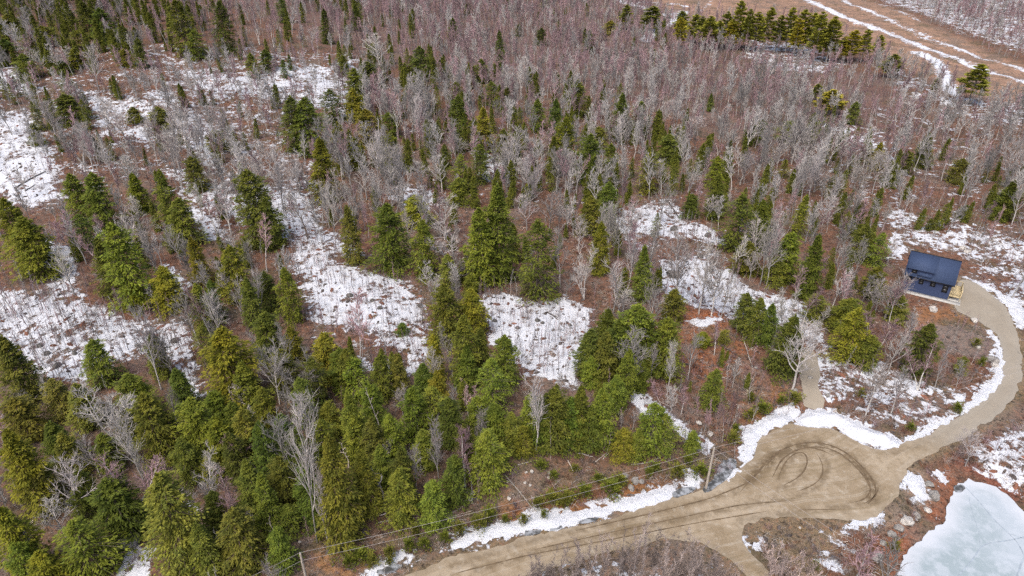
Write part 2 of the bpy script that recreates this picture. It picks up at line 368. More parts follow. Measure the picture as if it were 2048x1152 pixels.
# zones of the snow cover, drawn on the picture and laid out on the ground: polygon, cover, softness (m)
SNOW = [
 ([(690,110),(1000,160),(1250,205),(1500,330),(1560,500),(1200,440),(900,420),(690,330)], .30, 10), ([(1500,330),(1700,200),(2048,260),(2500,400),(2048,500),(1780,470),(1560,480)], .38, 10),
 ([(-400,100),(720,110),(700,330),(640,500),(430,470),(300,360),(120,420),(-400,500)], .44, 6),
 ([(0,575),(130,590),(215,605),(270,640),(350,640),(385,660),(412,800),(385,795),(320,720),(250,715),(190,755),(80,765),(50,725),(-120,690),(-200,600)], .68, 3.5),
 ([(595,475),(640,500),(690,525),(745,540),(800,560),(850,585),(862,640),(862,700),(838,752),(790,760),(720,742),(660,715),(650,680),(610,640),(585,560),(575,510)], .73, 3),
 ([(620,640),(700,650),(790,690),(836,722),(790,742),(690,705),(640,700)], .38, 1.5),
 ([(950,585),(1000,580),(1060,600),(1130,595),(1190,625),(1197,690),(1187,740),(1150,775),(1090,760),(1040,738),(985,690),(965,640)], .75, 2.6),
 ([(570,440),(620,450),(700,470),(730,510),(690,520),(620,500),(570,470)], .62, 2),
 ([(1215,440),(1300,400),(1345,395),(1370,440),(1440,462),(1455,490),(1400,505),(1340,505),(1240,470)], .72, 1.5),
 ([(1240,465),(1440,490),(1470,540),(1330,530),(1260,500)], .45, 2),
 ([(1318,520),(1400,522),(1470,540),(1505,580),(1560,592),(1625,640),(1600,662),(1500,650),(1430,625),(1380,615),(1320,580)], .74, 1.6),
 ([(1370,640),(1450,625),(1480,640),(1400,660)], .7, 1),
 ([(1560,595),(1610,600),(1660,690),(1650,760),(1700,800),(1640,810),(1605,790),(1615,700)], .66, 1.5),
 ([(1650,690),(1790,735),(1860,765),(1950,770),(1985,700),(2000,740),(1960,805),(1850,830),(1800,868),(1740,840),(1690,800),(1650,770)], .58, 2),
 ([(1640,690),(1700,700),(1800,720),(1850,740),(1700,720)], .4, 2),
 ([(-200,210),(60,230),(115,330),(110,395),(60,420),(20,390),(-200,330)], .74, 2),
 ([(-200,130),(60,145),(70,190),(-200,190)], .74, 3),
 ([(85,470),(150,500),(165,590),(100,595),(85,520)], .74, 1.5),
 ([(160,180),(240,200),(330,180),(450,260),(435,345),(350,270),(300,290),(200,250)], .62, 3),
 ([(330,120),(400,140),(480,150),(560,130),(640,130),(700,165),(690,235),(600,205),(500,190),(400,195)], .64, 4),
 ([(340,340),(480,375),(560,370),(640,370),(640,470),(570,470),(520,440),(430,430),(360,390)], .64, 2.5),
 ([(370,410),(430,430),(470,490),(400,480)], .7, 1.5), ([(320,520),(380,560),(390,600),(340,590)], .68, 1.5),
 ([(780,360),(850,370),(900,400),(850,430),(770,400)], .6, 2.5), ([(950,310),(1010,300),(1035,370),(960,360)], .55, 3), ([(690,100),(740,160),(700,260),(680,200)], .62, 4),
 ([(255,1098),(318,1088),(300,1152),(270,1190),(225,1165)], .8, .8), ([(370,985),(400,1000),(385,1050),(368,1030)], .7, .8),
 ([(1260,780),(1300,790),(1340,820),(1380,850),(1425,880),(1420,912),(1385,905),(1340,862),(1270,820)], .78, 1),
 ([(1640,240),(1800,285),(1840,340),(1790,330),(1650,260)], .58, 5), ([(1500,140),(1640,120),(1600,200)], .35, 5),
 ([(1770,385),(1860,440),(2048,470),(2300,560),(2048,650),(1935,545),(1925,515),(1815,490),(1780,500)], .55, 3),
 ([(1780,470),(1830,480),(1800,530),(1770,520)], .66, 2),
 ([(1760,230),(2048,270),(2400,360),(2048,400),(1830,330)], .36, 8),
 ([(1640,-40),(2048,110),(2400,250),(2600,150),(2300,-60),(1900,-110)], .56, 6),
 ([(1780,120),(1900,190),(2048,200),(2300,260),(2048,260),(1900,240),(1780,180)], .5, 5),
 ([(1895,908),(1960,882),(2048,838),(2200,760),(2300,900),(2120,1040),(2060,1012),(2000,972),(1960,950)], .56, 1.5),
 ([(1600,1095),(1660,1100),(1715,1152),(1700,1165),(1640,1130)], .6, 1), ([(1640,1060),(1700,1080),(1745,1110),(1725,1125),(1660,1090)], .5, 1), ([(1800,1100),(1770,1165),(1800,1165),(1830,1110)], .3, 1),
 ([(1060,1120),(1300,1100),(1450,1112),(1490,1160),(1300,1200),(1000,1200)], .42, 2),
 ([(1490,78),(1600,86),(1700,130),(1660,150),(1560,140),(1480,115)], .52, 5),
 ([(1400,-20),(1600,0),(1700,60),(1500,20)], .16, 8),
]
TRAILS = [([(1560,-22),(1605,-2),(1700,38),(1800,74),(1900,112),(2048,162),(2250,240)], 2.6, .95), ([(1640,-18),(1700,8),(1800,50),(1900,92),(2048,140),(2250,215)], 1.8, .92),
 ([(1720,-10),(1800,22),(1900,60),(2048,98)], 1.6, .7),
 ([(1180,-25),(1240,0),(1290,18),(1330,30),(1368,24),(1345,45),(1310,60),(1290,80)], 3.2, .98), ([(1270,5),(1340,6),(1370,12)], 2.2, .8), ([(1400,22),(1430,-4)], 1.5, .7),
 ([(1830,104),(1870,122),(1885,140),(1893,165),(1905,188)], 2.8, .96), ([(1800,165),(1860,172),(1905,178)], 1.6, .8), ([(1905,190),(1960,205)], 2., .8)]
snow = np.full(len(GP), .17)
def blur_in(val, polypx, v, soft):
    d = sdf(GP, gp(polypx)); k = ss(soft, -soft, d); return val * (1 - k) + v * k
for poly, v, s_ in SNOW: snow = blur_in(snow, poly, v, s_)
for line, w_, v in TRAILS:
    d, _ = seg_dist(GP, gp(line), False); k = ss(w_ + 2.6, w_ - 1.6, d); snow = np.maximum(snow, v * .84 * k)
BANKS = [([(722,1156),(760,1130),(800,1108),(822,1112),(795,1132),(772,1156)], .4, 'ragged snow patch beside the road at the bottom edge'),
 ([(895,1088),(920,1065),(962,1061),(1000,1045),(1058,1035),(1072,1006),(1086,1030),(1150,1022),(1220,1005),(1280,988),(1310,972),(1334,968),(1352,982),(1330,1000),(1270,1018),(1180,1042),(1090,1060),(1010,1074),(950,1086),(905,1092)], .5, 'long plowed snow bank between the main road and the brushy slope'),
 ([(1370,962),(1378,945),(1390,948),(1392,970),(1377,976)], .3, 'small snow patch in the brush near the utility pole'),
 ([(1440,970),(1472,945),(1487,915),(1482,872),(1500,850),(1540,830),(1590,812),(1602,825),(1585,842),(1545,857),(1517,882),(1502,912),(1482,942),(1455,966)], .5, 'curved snow bank around the upper side of the turnaround'),
 ([(1590,842),(1615,822),(1660,825),(1690,835),(1740,858),(1805,884),(1782,900),(1755,895),(1720,888),(1695,872),(1675,857),(1640,855),(1600,854)], 1.1, 'big plowed snow pile at the top of the turnaround'),
 ([(1798,890),(1850,858),(1900,833),(1950,803),(1975,772),(1992,730),(1992,690),(1982,662),(2000,685),(2008,735),(1997,772),(1972,805),(1932,832),(1882,857),(1832,880)], .5, 'narrow snow bank along the inner side of the curved driveway'),
 ([(1938,557),(1990,578),(2052,618),(2052,660),(2035,648),(2010,610),(1980,584),(1950,566)], .6, 'snow bank along the outer side of the driveway beside the house'),
 ([(1803,962),(1830,950),(1838,952),(1851,985),(1846,998),(1825,994)], .7, 'isolated snow pile between the turnaround and the pond'),
 ([(1695,1060),(1735,1036),(1742,1040),(1735,1055),(1718,1062)], .5, 'streak of snow at the lower side of the turnaround'), ([(1742,1036),(1760,1014),(1766,1020),(1756,1040)], .3, 'little snow patch at the lower side of the turnaround'),
 ([(1490,1085),(1512,1080),(1518,1098),(1498,1100)], .4, 'dirty snow lump beside the side road'),
 ([(1862,938),(1872,936),(1892,966),(1886,972)], .3, 'thin snow strip beside the pond inlet')]
LIT = [
 (None, (.175, .088, .056), 1),
 ([(1200,-60),(1640,-40),(2048,130),(2300,260),(2048,215),(1900,175),(1780,125),(1600,60),(1400,72),(1330,30)], (.40, .25, .17), 6),
 ([(360,-20),(1250,-20),(1500,110),(1800,160),(1800,330),(1250,200),(700,110)], (.175, .105, .09), 8),
 ([(600,1090),(900,1030),(1100,930),(1300,920),(1430,880),(1470,930),(1380,975),(1300,1000),(1000,1080),(800,1140),(600,1190)], (.165, .118, .075), 2),
 ([(1000,1010),(1150,985),(1300,950),(1360,960),(1330,985),(1150,1025),(1020,1050)], (.30, .135, .05), 1.2),
 ([(600,1110),(700,1080),(760,1110),(690,1160),(600,1170)], (.33, .18, .08), 1.5),
 ([(1330,600),(1420,620),(1500,680),(1480,760),(1400,770),(1340,660)], (.28, .11, .05), 2),
 ([(1360,630),(1440,620),(1450,640),(1380,655)], (.36, .12, .045), 1),
 ([(1500,780),(1600,770),(1610,810),(1520,840),(1480,860)], (.3, .14, .05), 1.2),
 ([(1830,615),(1915,618),(1960,650),(1900,665),(1830,650)], (.30, .14, .06), .8),
 ([(1850,650),(1960,650),(1985,690),(1960,720),(1880,700)], (.24, .19, .165), 1),
 ([(1790,1170),(1795,1120),(1826,1086),(1858,1058),(1884,1028),(1898,994),(1908,968),(1940,955),(1975,962),(2012,980),(2052,1010),(2100,1055),(2048,1030),(1975,975),(1940,968),(1915,975),(1890,1035),(1830,1097),(1805,1130),(1805,1170)], (.085, .05, .035), .6),
 ([(1800,1000),(1900,930),(1915,975),(1890,1030),(1850,1070),(1800,1120),(1790,1165),(1720,1165),(1740,1100),(1790,1050)], (.27, .105, .055), 1.2),
 ([(1680,1045),(1790,1000),(1800,950),(1850,930),(1870,1000),(1760,1070)], (.27, .2, .145), 1),
 ([(1480,1050),(1620,1045),(1680,1060),(1640,1165),(1550,1165),(1490,1090)], (.25, .185, .11), 1.2),
 ([(1905,905),(1960,935),(2040,985),(2030,1005),(1960,955),(1900,925)], (.2, .075, .05), .8),
 ([(1040,1165),(1150,1120),(1400,1085),(1500,1165)], (.27, .2, .15), 1.5),
 ([(-300,720),(60,780),(400,790),(560,690),(830,760),(1180,760),(1330,860),(1300,900),(1100,915),(900,1000),(620,1080),(300,1160),(-300,1200)], (.135, .085, .055), 4),
]
lit = np.tile(np.array(LIT[0][1]), (len(GP), 1))
for poly, c, s_ in LIT[1:]:
    k = ss(s_, -s_, sdf(GP, gp(poly)))[:, None]; lit = lit * (1 - k) + np.array(c) * k
# thin snow round the plowed banks
for b_ in BANKS:
    k = ss(2.6, .2, sdf(GP, gp(b_[0]))); snow = np.maximum(snow, .56 * k)
# litter blends to tan soil along the roads' shoulders
dR = sdf(GP, ROAD)
k = ss(1.6, .3, dR)[:, None]; lit = lit * (1 - k) + np.array((.23, .17, .1)) * k
def cover_at(P2):
    """snow cover at world points"""
    out = np.full(len(P2), .17)
    for poly, v, s_ in SNOW:
        k = ss(s_, -s_, sdf(P2, gp(poly))); out = out * (1 - k) + v * k
    return out
ny, nx = XX.shape; ii = np.arange(nx * ny).reshape(ny, nx)
GF = np.stack([ii[:-1, :-1], ii[:-1, 1:], ii[1:, 1:], ii[1:, :-1]], -1).reshape(-1, 4)
ground = tag(link('ground', mesh('ground', np.c_[GP, GZ], GF, M['ground'], dict(snow=snow, litter=lit), True)), kind='structure')

# ------------------------------------------------------------------ road, tyre tracks, pond ice, gravel spur, banks of snow
_cl = plane_pt(*np.array([(700,1240),(900,1165),(1050,1110),(1200,1075),(1350,1042),(1500,1005),(1600,985),(1700,975),(1760,950),(1810,915),(1880,880),(1960,835),(2010,790),(2025,735),(2015,680),(1980,625),(1930,585)]).T)
MUD = [([(1500,960),(1545,915),(1590,892),(1640,888),(1690,908),(1730,945),(1748,975),(1742,1002)], 1.3, 1.), ([(1735,1005),(1690,1015),(1600,1022),(1480,1040)], .8, .6), ([(1556,958),(1590,908),(1615,915),(1600,955),(1560,980)], .6, .7), ([(1640,900),(1655,935),(1640,968),(1600,990),(1500,1010),(1350,1040),(1150,1085),(950,1140)], .7, .7), ([(1530,930),(1480,980),(1400,1005),(1250,1040),(1050,1085),(900,1135)], .6, .7), ([(1760,915),(1830,895),(1920,850)], .5, .5)]
def road_attr(d, V):
    x, y, _ = to_px(V[:, 0], V[:, 1], 0 * V[:, 0])
    cr, _ = seg_dist(V, _cl, False)
    mud = 0 * cr
    for line, w_, k_ in MUD:
        dd, _ = seg_dist(V, plane_pt(*np.array(line, float).T), False); mud = np.maximum(mud, k_ * ss(w_, w_ * .25, dd))
    return dict(cross=cr, mud=mud, grey=ss(1760, 1930, x) * ss(930, 860, y) + .25 * ss(1.2, .2, d))
road = sheet('gravel_road', wob(ROAD, .7, .55, 1), .6, M['gravel'], .05, attrf=road_attr)
SPUR = gp([(1603,690),(1632,700),(1643,745),(1640,775),(1652,800),(1640,822),(1600,812),(1606,780),(1598,745)])
spur = sheet('gravel_path', wob(SPUR, .8, .35, 2), .9, M['gravel'], .04, attrf=lambda d, V: dict(grey=np.full(len(V), .95), mud=np.zeros(len(V)), cross=np.zeros(len(V))))
mt_track = simple('damp_tyre_mark', (.14, .10, .06), .3, 1.5, .9, coords='pos')
def ribbon(name, pts, w, m, lift, parent=None, taper=True, zf=None):
    P = wob(pts, .6, .0, 0, False)
    for _ in range(4): P[1:-1] = (P[:-2] + 2 * P[1:-1] + P[2:]) / 4
    t = np.gradient(P, axis=0); t /= np.linalg.norm(t, axis=1, keepdims=True) + 1e-9; nrm = np.c_[-t[:, 1], t[:, 0]]
    rr = np.random.default_rng(len(P)); ww = w * rr.uniform(.45, 1.1, len(P))
    if taper: ww *= np.minimum(1, np.minimum(np.arange(len(P)), np.arange(len(P))[::-1]) / 5 + .15)
    V = np.stack([P - nrm * ww[:, None] / 2, P + nrm * ww[:, None] / 2], 1).reshape(-1, 2)
    z = (hgt(V[:, 0], V[:, 1]) if zf is None else zf(V)) + lift
    i = np.arange(len(P) - 1) * 2
    return link(name, mesh(name, np.c_[V, z], np.stack([i, i + 2, i + 3, i + 1], 1)[:, ::-1], m), parent)
TRK = [([(1530,935),(1556,903),(1590,888),(1625,884),(1660,888),(1690,903),(1717,926),(1740,950),(1753,972),(1756,988),(1747,1001),(1728,1008)], .34),
 ([(1545,955),(1562,918),(1598,897),(1640,892),(1680,904),(1712,934),(1737,963),(1746,985),(1736,1004)], .3),
 ([(1700,915),(1725,940),(1741,966),(1743,986),(1730,1003),(1700,1006)], .26), ([(1556,958),(1568,926),(1588,905),(1611,901),(1617,920),(1612,940),(1595,958),(1565,972)], .22),
 ([(1632,905),(1648,930),(1647,952),(1628,972),(1590,985)], .2), ([(1690,1018),(1660,1020),(1600,1020)], .2), ([(1600,893),(1632,896),(1668,912)], .3), ([(1735,1008),(1752,994),(1757,975)], .5),
 ([(1480,985),(1510,950),(1540,915),(1570,893)], .2), ([(1060,1102),(1200,1070),(1350,1038),(1480,1010),(1600,1000)], .16), ([(900,1150),(1050,1112),(1230,1078),(1400,1045),(1540,1022)], .18), ([(1150,1062),(1300,1028),(1420,998),(1500,965),(1530,930)], .2)]
for i, (pts, w) in enumerate(TRK):
    ribbon('tyre_track', plane_pt(*np.array(pts, float).T), w, mt_track, .058 + .004 * (i % 7), road, zf=lambda V: 0 * V[:, 0])
pond = sheet('pond_ice', wob(POND, .6, .6, 3), 1.0, M['ice'], 0, zf=lambda V: np.full(len(V), POND_Z), attrf=lambda d, V: dict(edge=ss(2.2, .3, d)))
mt_crack = simple('ice_crack', (.33, .385, .43), .2, 2, .5, coords='pos')
for pts, w in [([(1932,975),(1965,1010),(1990,1045),(2022,1068),(2045,1095),(2052,1130)], .16), ([(2048,1074),(2005,1084),(1960,1086),(1955,1108),(1935,1132),(1912,1156)], .16), ([(2044,1122),(2035,1150),(2028,1165)], .22), ([(2022,1068),(2048,1078),(2085,1090)], .1), ([(1960,1086),(1958,1060),(1945,1030),(1938,995)], .07)]:
    ribbon('ice_crack', plane_pt(*np.array(pts, float).T, POND_Z), w, mt_crack, .006, pond, False, zf=lambda V: np.full(len(V), POND_Z))
m_w, tt, bb = mat('meltwater'); bb.inputs['Base Color'].default_value = (.16, .18, .19, 1); bb.inputs['Roughness'].default_value = .18; bb.inputs['Specular IOR Level'].default_value = .5
gg = G(tt); gg.l(gg.mix(gg.ramp(gg.noise(gg.pos(), .9, 6, .7), .4, .62), (.07, .07, .065), (.36, .38, .4)), bb.inputs['Base Color'])
for i, pts in enumerate([[(1395,985),(1425,965),(1440,930),(1468,915),(1478,925),(1462,950),(1440,966),(1410,988)], [(1335,990),(1365,972),(1392,972),(1388,984),(1345,1000)], [(745,1148),(790,1128),(815,1124),(800,1136),(770,1152)], [(1150,1048),(1185,1036),(1205,1034),(1190,1044),(1160,1052)], [(1050,1064),(1080,1062),(1075,1070),(1048,1072)], [(1096,1056),(1122,1050),(1122,1056),(1098,1062)]]):
    sheet('meltwater_pool', wob(gp(pts), .5, .3, 20 + i), .7, m_w, .10)
water = sheet('open_water', wob(plane_pt(*np.array([(1905,972),(1925,966),(1934,974),(1922,985),(1908,985)]).T, POND_Z), .4, .15, 30), .6, m_w, .008, zf=lambda V: np.full(len(V), POND_Z))
for i, (pts, hh, lab) in enumerate(BANKS):
    rr = np.random.default_rng(i)
    o = sheet('snow_bank', wob(gp(pts), .4, .75, 40 + i), .45, M['snow'], .03, seed=i,
          profile=lambda d, V, hh=hh: hh * ss(0, 1.6, d) * (.75 + .25 * np.sin(V[:, 0] * 1.7 + V[:, 1]) * np.sin(V[:, 1] * 1.3 - .6 * V[:, 0])) + .09 * np.minimum(d, .5) * np.sin(V[:, 0] * 5.1) * np.sin(V[:, 1] * 6.3))
    o['label'] = lab

# ------------------------------------------------------------------ tree shapes
def rot_dirs(d, ang, az):
    """directions at angle ANG from unit vectors D, at azimuth AZ around them"""
    ref = np.where(np.abs(d[:, 2:3]) > .95, [[1., 0, 0]], [[0, 0, 1.]])
    u = np.cross(d, ref); u /= np.linalg.norm(u, axis=1, keepdims=True); w = np.cross(d, u)
    s = u * np.cos(az)[:, None] + w * np.sin(az)[:, None]
    return d * np.cos(ang)[:, None] + s * np.sin(ang)[:, None]
def grow(start, d, L, m, up, wig, r):
    N = len(start); P = np.zeros((N, m, 3)); P[:, 0] = start; st = (L / (m - 1))[:, None]
    for k in range(1, m):
        d = d + np.array([0, 0, up]) + r.normal(0, wig, (N, 3)); d /= np.linalg.norm(d, axis=1, keepdims=True)
        P[:, k] = P[:, k - 1] + d * st
    return P
def along(P, t):
    m = P.shape[1]; f = np.clip(t, 0, .999) * (m - 1); i = f.astype(int); a = np.arange(len(P))
    A, B = P[a, i], P[a, i + 1]; d = B - A
    return A + d * (f - i)[:, None], d / (np.linalg.norm(d, axis=1, keepdims=True) + 1e-9)
def bare(seed, H=10., spread=2.6, n1=18, n2=6, n3=5, t0=.32, el=.75, thick=.11, tw=.013, forks=0, up=.10):
    """bare broadleaf: trunk mesh data and branch mesh data"""
    r = np.random.default_rng(seed)
    T = grow(np.zeros((1 + forks, 3)), np.concatenate([[[0, 0, 1.]], np.c_[r.normal(0, .28, (forks, 2)), np.ones(forks)]]) if forks else np.array([[0, 0, 1.]]),
             np.concatenate([[H * .96], H * r.uniform(.75, .95, forks)]), 10, .06, .07, r)
    T[:, 0, 2] -= .5
    tr = thick * (1 - np.linspace(0, 1, 10) ** .9 * .9)[None] * np.r_[1, np.full(forks, .75)][:, None]
    tv = tubes(T, tr, 6)
    k = np.repeat(np.arange(1 + forks), n1); N = len(k)
    t = np.tile(np.linspace(t0, .97, n1), 1 + forks) + r.uniform(-.03, .03, N)
    p, d = along(T[k], t)
    az = np.arange(N) * 2.4 + r.uniform(-.6, .6, N); ang = el * r.uniform(.75, 1.25, N)
    L1 = spread * (1.15 - .75 * np.clip((t - t0) / (1 - t0), 0, 1)) * r.uniform(.6, 1.2, N) / (1 + .4 * forks)
    B1 = grow(p, rot_dirs(d, ang, az), L1, 6, up, .10, r)
    R1 = (thick * .5 * (1.1 - t))[:, None] * np.linspace(1, .35, 6)[None] + tw * 1.15
    q = [tubes(B1, R1, 4)]
    k = np.repeat(np.arange(N), n2); M2 = len(k); t2 = r.uniform(.25, 1, M2); p, d = along(B1[k], t2)
    L2 = L1[k] * (.55 - .25 * t2) * r.uniform(.6, 1.3, M2) + .15
    B2 = grow(p, rot_dirs(d, r.uniform(.45, .95, M2), r.uniform(0, 6.28, M2)), L2, 4, up * 1.2, .12, r)
    q.append(tubes(B2, (tw * 1.4) * np.linspace(1, .5, 4)[None] + 0 * B2[:, :, 0], 3))
    k = np.repeat(np.arange(M2), n3); M3 = len(k); t3 = r.uniform(.2, 1, M3); p, d = along(B2[k], t3)
    L3 = L2[k] * .6 * r.uniform(.5, 1.3, M3) + .12
    B3 = grow(p, rot_dirs(d, r.uniform(.4, .9, M3), r.uniform(0, 6.28, M3)), L3, 3, up * 1.3, .12, r)
    q.append(tubes(B3, tw * np.linspace(.75, .35, 3)[None] + 0 * B3[:, :, 0], 3))
    return tv, join(q)
def sprays(P, D, L, Wd, r):
    """leaf-sized diamond faces at P along D"""
    rv = r.normal(0, 1, P.shape) * .55 + np.array([0, 0, 1.])
    s = np.cross(D, rv); s /= np.linalg.norm(s, axis=1, keepdims=True) + 1e-9
    a = P; b = P + D * (L * .45)[:, None] + s * Wd[:, None]; c = P + D * L[:, None]; e = P + D * (L * .45)[:, None] - s * Wd[:, None]
    c = c - np.array([0, 0, .12]) * L[:, None]
    V = np.stack([a, b, c, e], 1).reshape(-1, 3)
    return V, np.arange(len(V)).reshape(-1, 4)
def conifer(seed, H=11., Rr=2.5, shape=.85, nb=220, ns=40, low=.04, droop=.22, up=0., lump=.3, sl=.34, sw=.055, gaps=0.):
    r = np.random.default_rng(seed)
    lean = r.normal(0, .012, 2) * H
    zt = np.linspace(0, 1, 9); T = np.c_[zt ** 2 * lean[0], zt ** 2 * lean[1], zt * H * .97 - (zt == 0) * .4][None]
    tv = tubes(T, (.16 * (1 - zt * .93))[None], 6)
    t = low + (1 - low) * (np.arange(nb) + r.uniform(0, 1, nb)) / nb; t = t ** .92
    az = np.arange(nb) * 2.39996 + r.uniform(-.5, .5, nb)
    if gaps: t = np.round(t * 11) / 11 + r.normal(0, .012, nb); t = np.clip(t, low, .995)
    ph = r.uniform(0, 6.28, 4)
    lob = 1 + lump * (np.sin(az * 2 + ph[0] + t * 7) * .5 + np.sin(az * 3 + ph[1] - t * 16) * .5 + .5 * np.sin(t * 31 + ph[2]))
    prof = np.minimum(1 - t, .98) ** (shape * .86) * np.minimum(1, .62 + (t - low) * 2.2)
    L = np.maximum(Rr * prof * lob * r.uniform(.75, 1.12, nb), .22)
    el = up + (t - .45) * .9 - droop + r.normal(0, .12, nb)
    D = np.c_[np.cos(az) * np.cos(el), np.sin(az) * np.cos(el), np.sin(el)]
    base = np.c_[t ** 2 * lean[0], t ** 2 * lean[1], t * H * .97]
    k = np.repeat(np.arange(nb), ns); n = len(k); s = r.uniform(.12 if not gaps else .35, 1.02, n) ** .75
    ax = D[k]; side = np.cross(ax, [0, 0, 1.]); side /= np.linalg.norm(side, axis=1, keepdims=True)
    sg = r.choice([-1, 1], n)
    w = (1.02 - s) * .5 + .12
    P = base[k] + ax * (L[k] * s)[:, None] + side * (sg * w * L[k] * r.uniform(0, .75, n))[:, None]
    P[:, 2] += -.10 * L[k] * s ** 2 + r.normal(0, .07, n)
    d = ax * r.uniform(.5, 1, n)[:, None] + side * (sg * r.uniform(.1, .9, n))[:, None] + r.normal(0, .22, (n, 3)) + np.array([0, 0, up * 1.2])
    d /= np.linalg.norm(d, axis=1, keepdims=True)
    V1 = sprays(P, d, sl * r.uniform(.6, 1.3, n) * (.7 + .3 * np.minimum(L[k] / 1.5, 1)), sw * r.uniform(.7, 1.4, n), r)
    kk = r.integers(0, nb, 60); top = np.c_[t ** 2 * lean[0], t ** 2 * lean[1], t * H][np.argsort(t)[-14:]]
    q = np.repeat(top, 5, 0) + r.normal(0, .08, (70, 3)); dd = np.c_[r.normal(0, .5, (70, 2)), np.full(70, .8)]; dd /= np.linalg.norm(dd, axis=1, keepdims=True)
    V2 = sprays(q, dd, np.full(70, .34), np.full(70, .07), r)
    br = tubes(np.stack([base, base + D * (L * .5)[:, None], base + D * (L * .92)[:, None] - np.array([0, 0, .05])], 1), np.outer(np.ones(nb), (.03, .02, .008)), 3)
    return tv, join([V1, V2]), br
def two_mat(name, A, B, ma, mb):
    V, F = join([A, B]); me = mesh(name, V, F, ma); me.materials.append(mb)
    mi = np.zeros(len(F), np.int32); mi[len(A[1]):] = 1; me.polygons.foreach_set('material_index', mi); return me
HEM = []
for i, kw in enumerate([dict(shape=.74), dict(shape=.66, lump=.38), dict(shape=.82, lump=.34), dict(shape=.6, Rr=2.7, lump=.42), dict(shape=.7, lump=.44, nb=180), dict(shape=.55, Rr=2.0, lump=.32),
                        dict(shape=.5, Rr=1.9, lump=.36), dict(shape=.6, Rr=2.1, lump=.36), dict(shape=.85, Rr=2.0, lump=.3), dict(shape=.6, lump=.55, nb=130, ns=32)]):
    Rr = kw.pop('Rr', 2.5); tv, cr, br = conifer(100 + i, 11., Rr, **kw)
    V, F = join([cr, br]); me = two_mat('evergreen_crown', cr, br, M['hem'], M['hbark'])
    HEM.append((mesh('evergreen_trunk', *tv, M['hbark'], None, True), me, 11., Rr))
PINE = []
for i in range(4):
    tv, cr, br = conifer(200 + i, 18., 3.7, .62, 110, 48, .26, -.02, .25, .45, .85, .14, gaps=1.)
    PINE.append((mesh('pine_trunk', *tv, M['bark'], None, True), two_mat('pine_crown', cr, br, M['pine'], M['hbark']), 18., 3.7))
BARE = {}
def mk(key, n, tm, bm, **kw):
    BARE[key] = []
    for i in range(n):
        a = dict(kw); tv, cr = bare(sum(map(ord, key)) * 13 + i, **a)
        BARE[key].append((mesh('bare_trunk', *tv, tm, None, True), mesh('bare_branches', *cr, bm), a.get('H', 10.), a.get('spread', 2.6)))
mk('g', 7, M['bark'], M['twig'], H=10., spread=3.2, n1=19, n2=6, n3=3, t0=.28, el=.72, thick=.13, tw=.023)
mk('G', 3, M['bark'], M['twig'], H=10., spread=3.4, n1=13, n2=7, n3=3, t0=.34, el=.75, thick=.13, forks=2, tw=.023)
mk('s', 4, M['bark'], M['pinktwig'], H=9., spread=1.5, n1=16, n2=5, n3=3, t0=.4, el=.55, thick=.075, tw=.02)
mk('b', 4, M['birch'], M['pinktwig'], H=10., spread=2.2, n1=15, n2=5, n3=3, t0=.4, el=.6, thick=.12, forks=1, tw=.022)
mk('k', 2, M['hbark'], M['twig'], H=10., spread=2.4, n1=15, n2=5, n3=3, t0=.4, el=.8, thick=.15, tw=.022)
mk('d', 3, M['dead'], M['dead'], H=8., spread=.9, n1=6, n2=2, n3=1, t0=.4, el=.9, thick=.12, tw=.02)
mk('a', 5, M['darktwig'], M['darktwig'], H=5., spread=1.3, n1=10, n2=4, n3=2, t0=.12, el=.5, thick=.05, tw=.016, forks=3)

# ------------------------------------------------------------------ labels: what a thing looks like and what it stands by
MARKS = [('the dark blue house', 1860, 550), ('the gravel turnaround', 1640, 950), ('the frozen pond', 1940, 1060), ('the road bend pole', 1420, 935), ('the bottom edge pole', 609, 1130),
 ('the large central clearing', 740, 620), ('the rounded snow clearing', 1080, 670), ('the left edge clearing', 200, 680), ('the streaky snow slope', 1420, 550), ('the narrow snow tongue', 1370, 440),
 ('the lower left boulder', 258, 1080), ('the long roadside snow bank', 1150, 1035), ('the far row of pines', 1560, 70), ('the marsh snow track', 1850, 95), ('the top left corner', 30, 20), ('the upper left snow strips', 400, 210),
 ('the far grey woods', 820, 30), ('the pinkish woods', 1020, 110), ('the orange marsh', 1420, 10), ('the narrow gravel path', 1625, 750), ('the bottom left corner', 60, 1100), ('the left edge snow strip', 50, 330), ('the curved driveway', 2010, 700),
 ('the rusty bare slope', 1420, 700), ('the woods above the driveway', 1950, 400), ('the wooded middle', 880, 320), ('the dense roadside evergreens', 850, 900), ('the shady left woods', 230, 470), ('the right centre woods', 1600, 400), ('the upper left woods', 120, 150), ('the upper middle woods', 620, 260), ('the upper right woods', 1400, 220)]
ORD = ['', 'second', 'third', 'fourth', 'fifth', 'sixth', 'seventh', 'eighth', 'ninth', 'tenth', 'eleventh', 'twelfth']
USED = {}
def where(px, py):
    b = min(MARKS, key=lambda m: (m[1] - px) ** 2 + 2.2 * (m[2] - py) ** 2)
    dx, dy = px - b[1], (py - b[2]) * 1.4
    d = math.hypot(dx, dy)
    if d < 22: rel = 'beside'
    elif abs(dx) > 2.2 * abs(dy): rel = 'right of' if dx > 0 else 'left of'
    elif abs(dy) > 2.2 * abs(dx): rel = 'below' if dy > 0 else 'above'
    else: rel = ('lower' if dy > 0 else 'upper') + (' right of' if dx > 0 else ' left of')
    if d > 130: rel = 'far ' + rel
    return f'{rel} {b[0]}', d
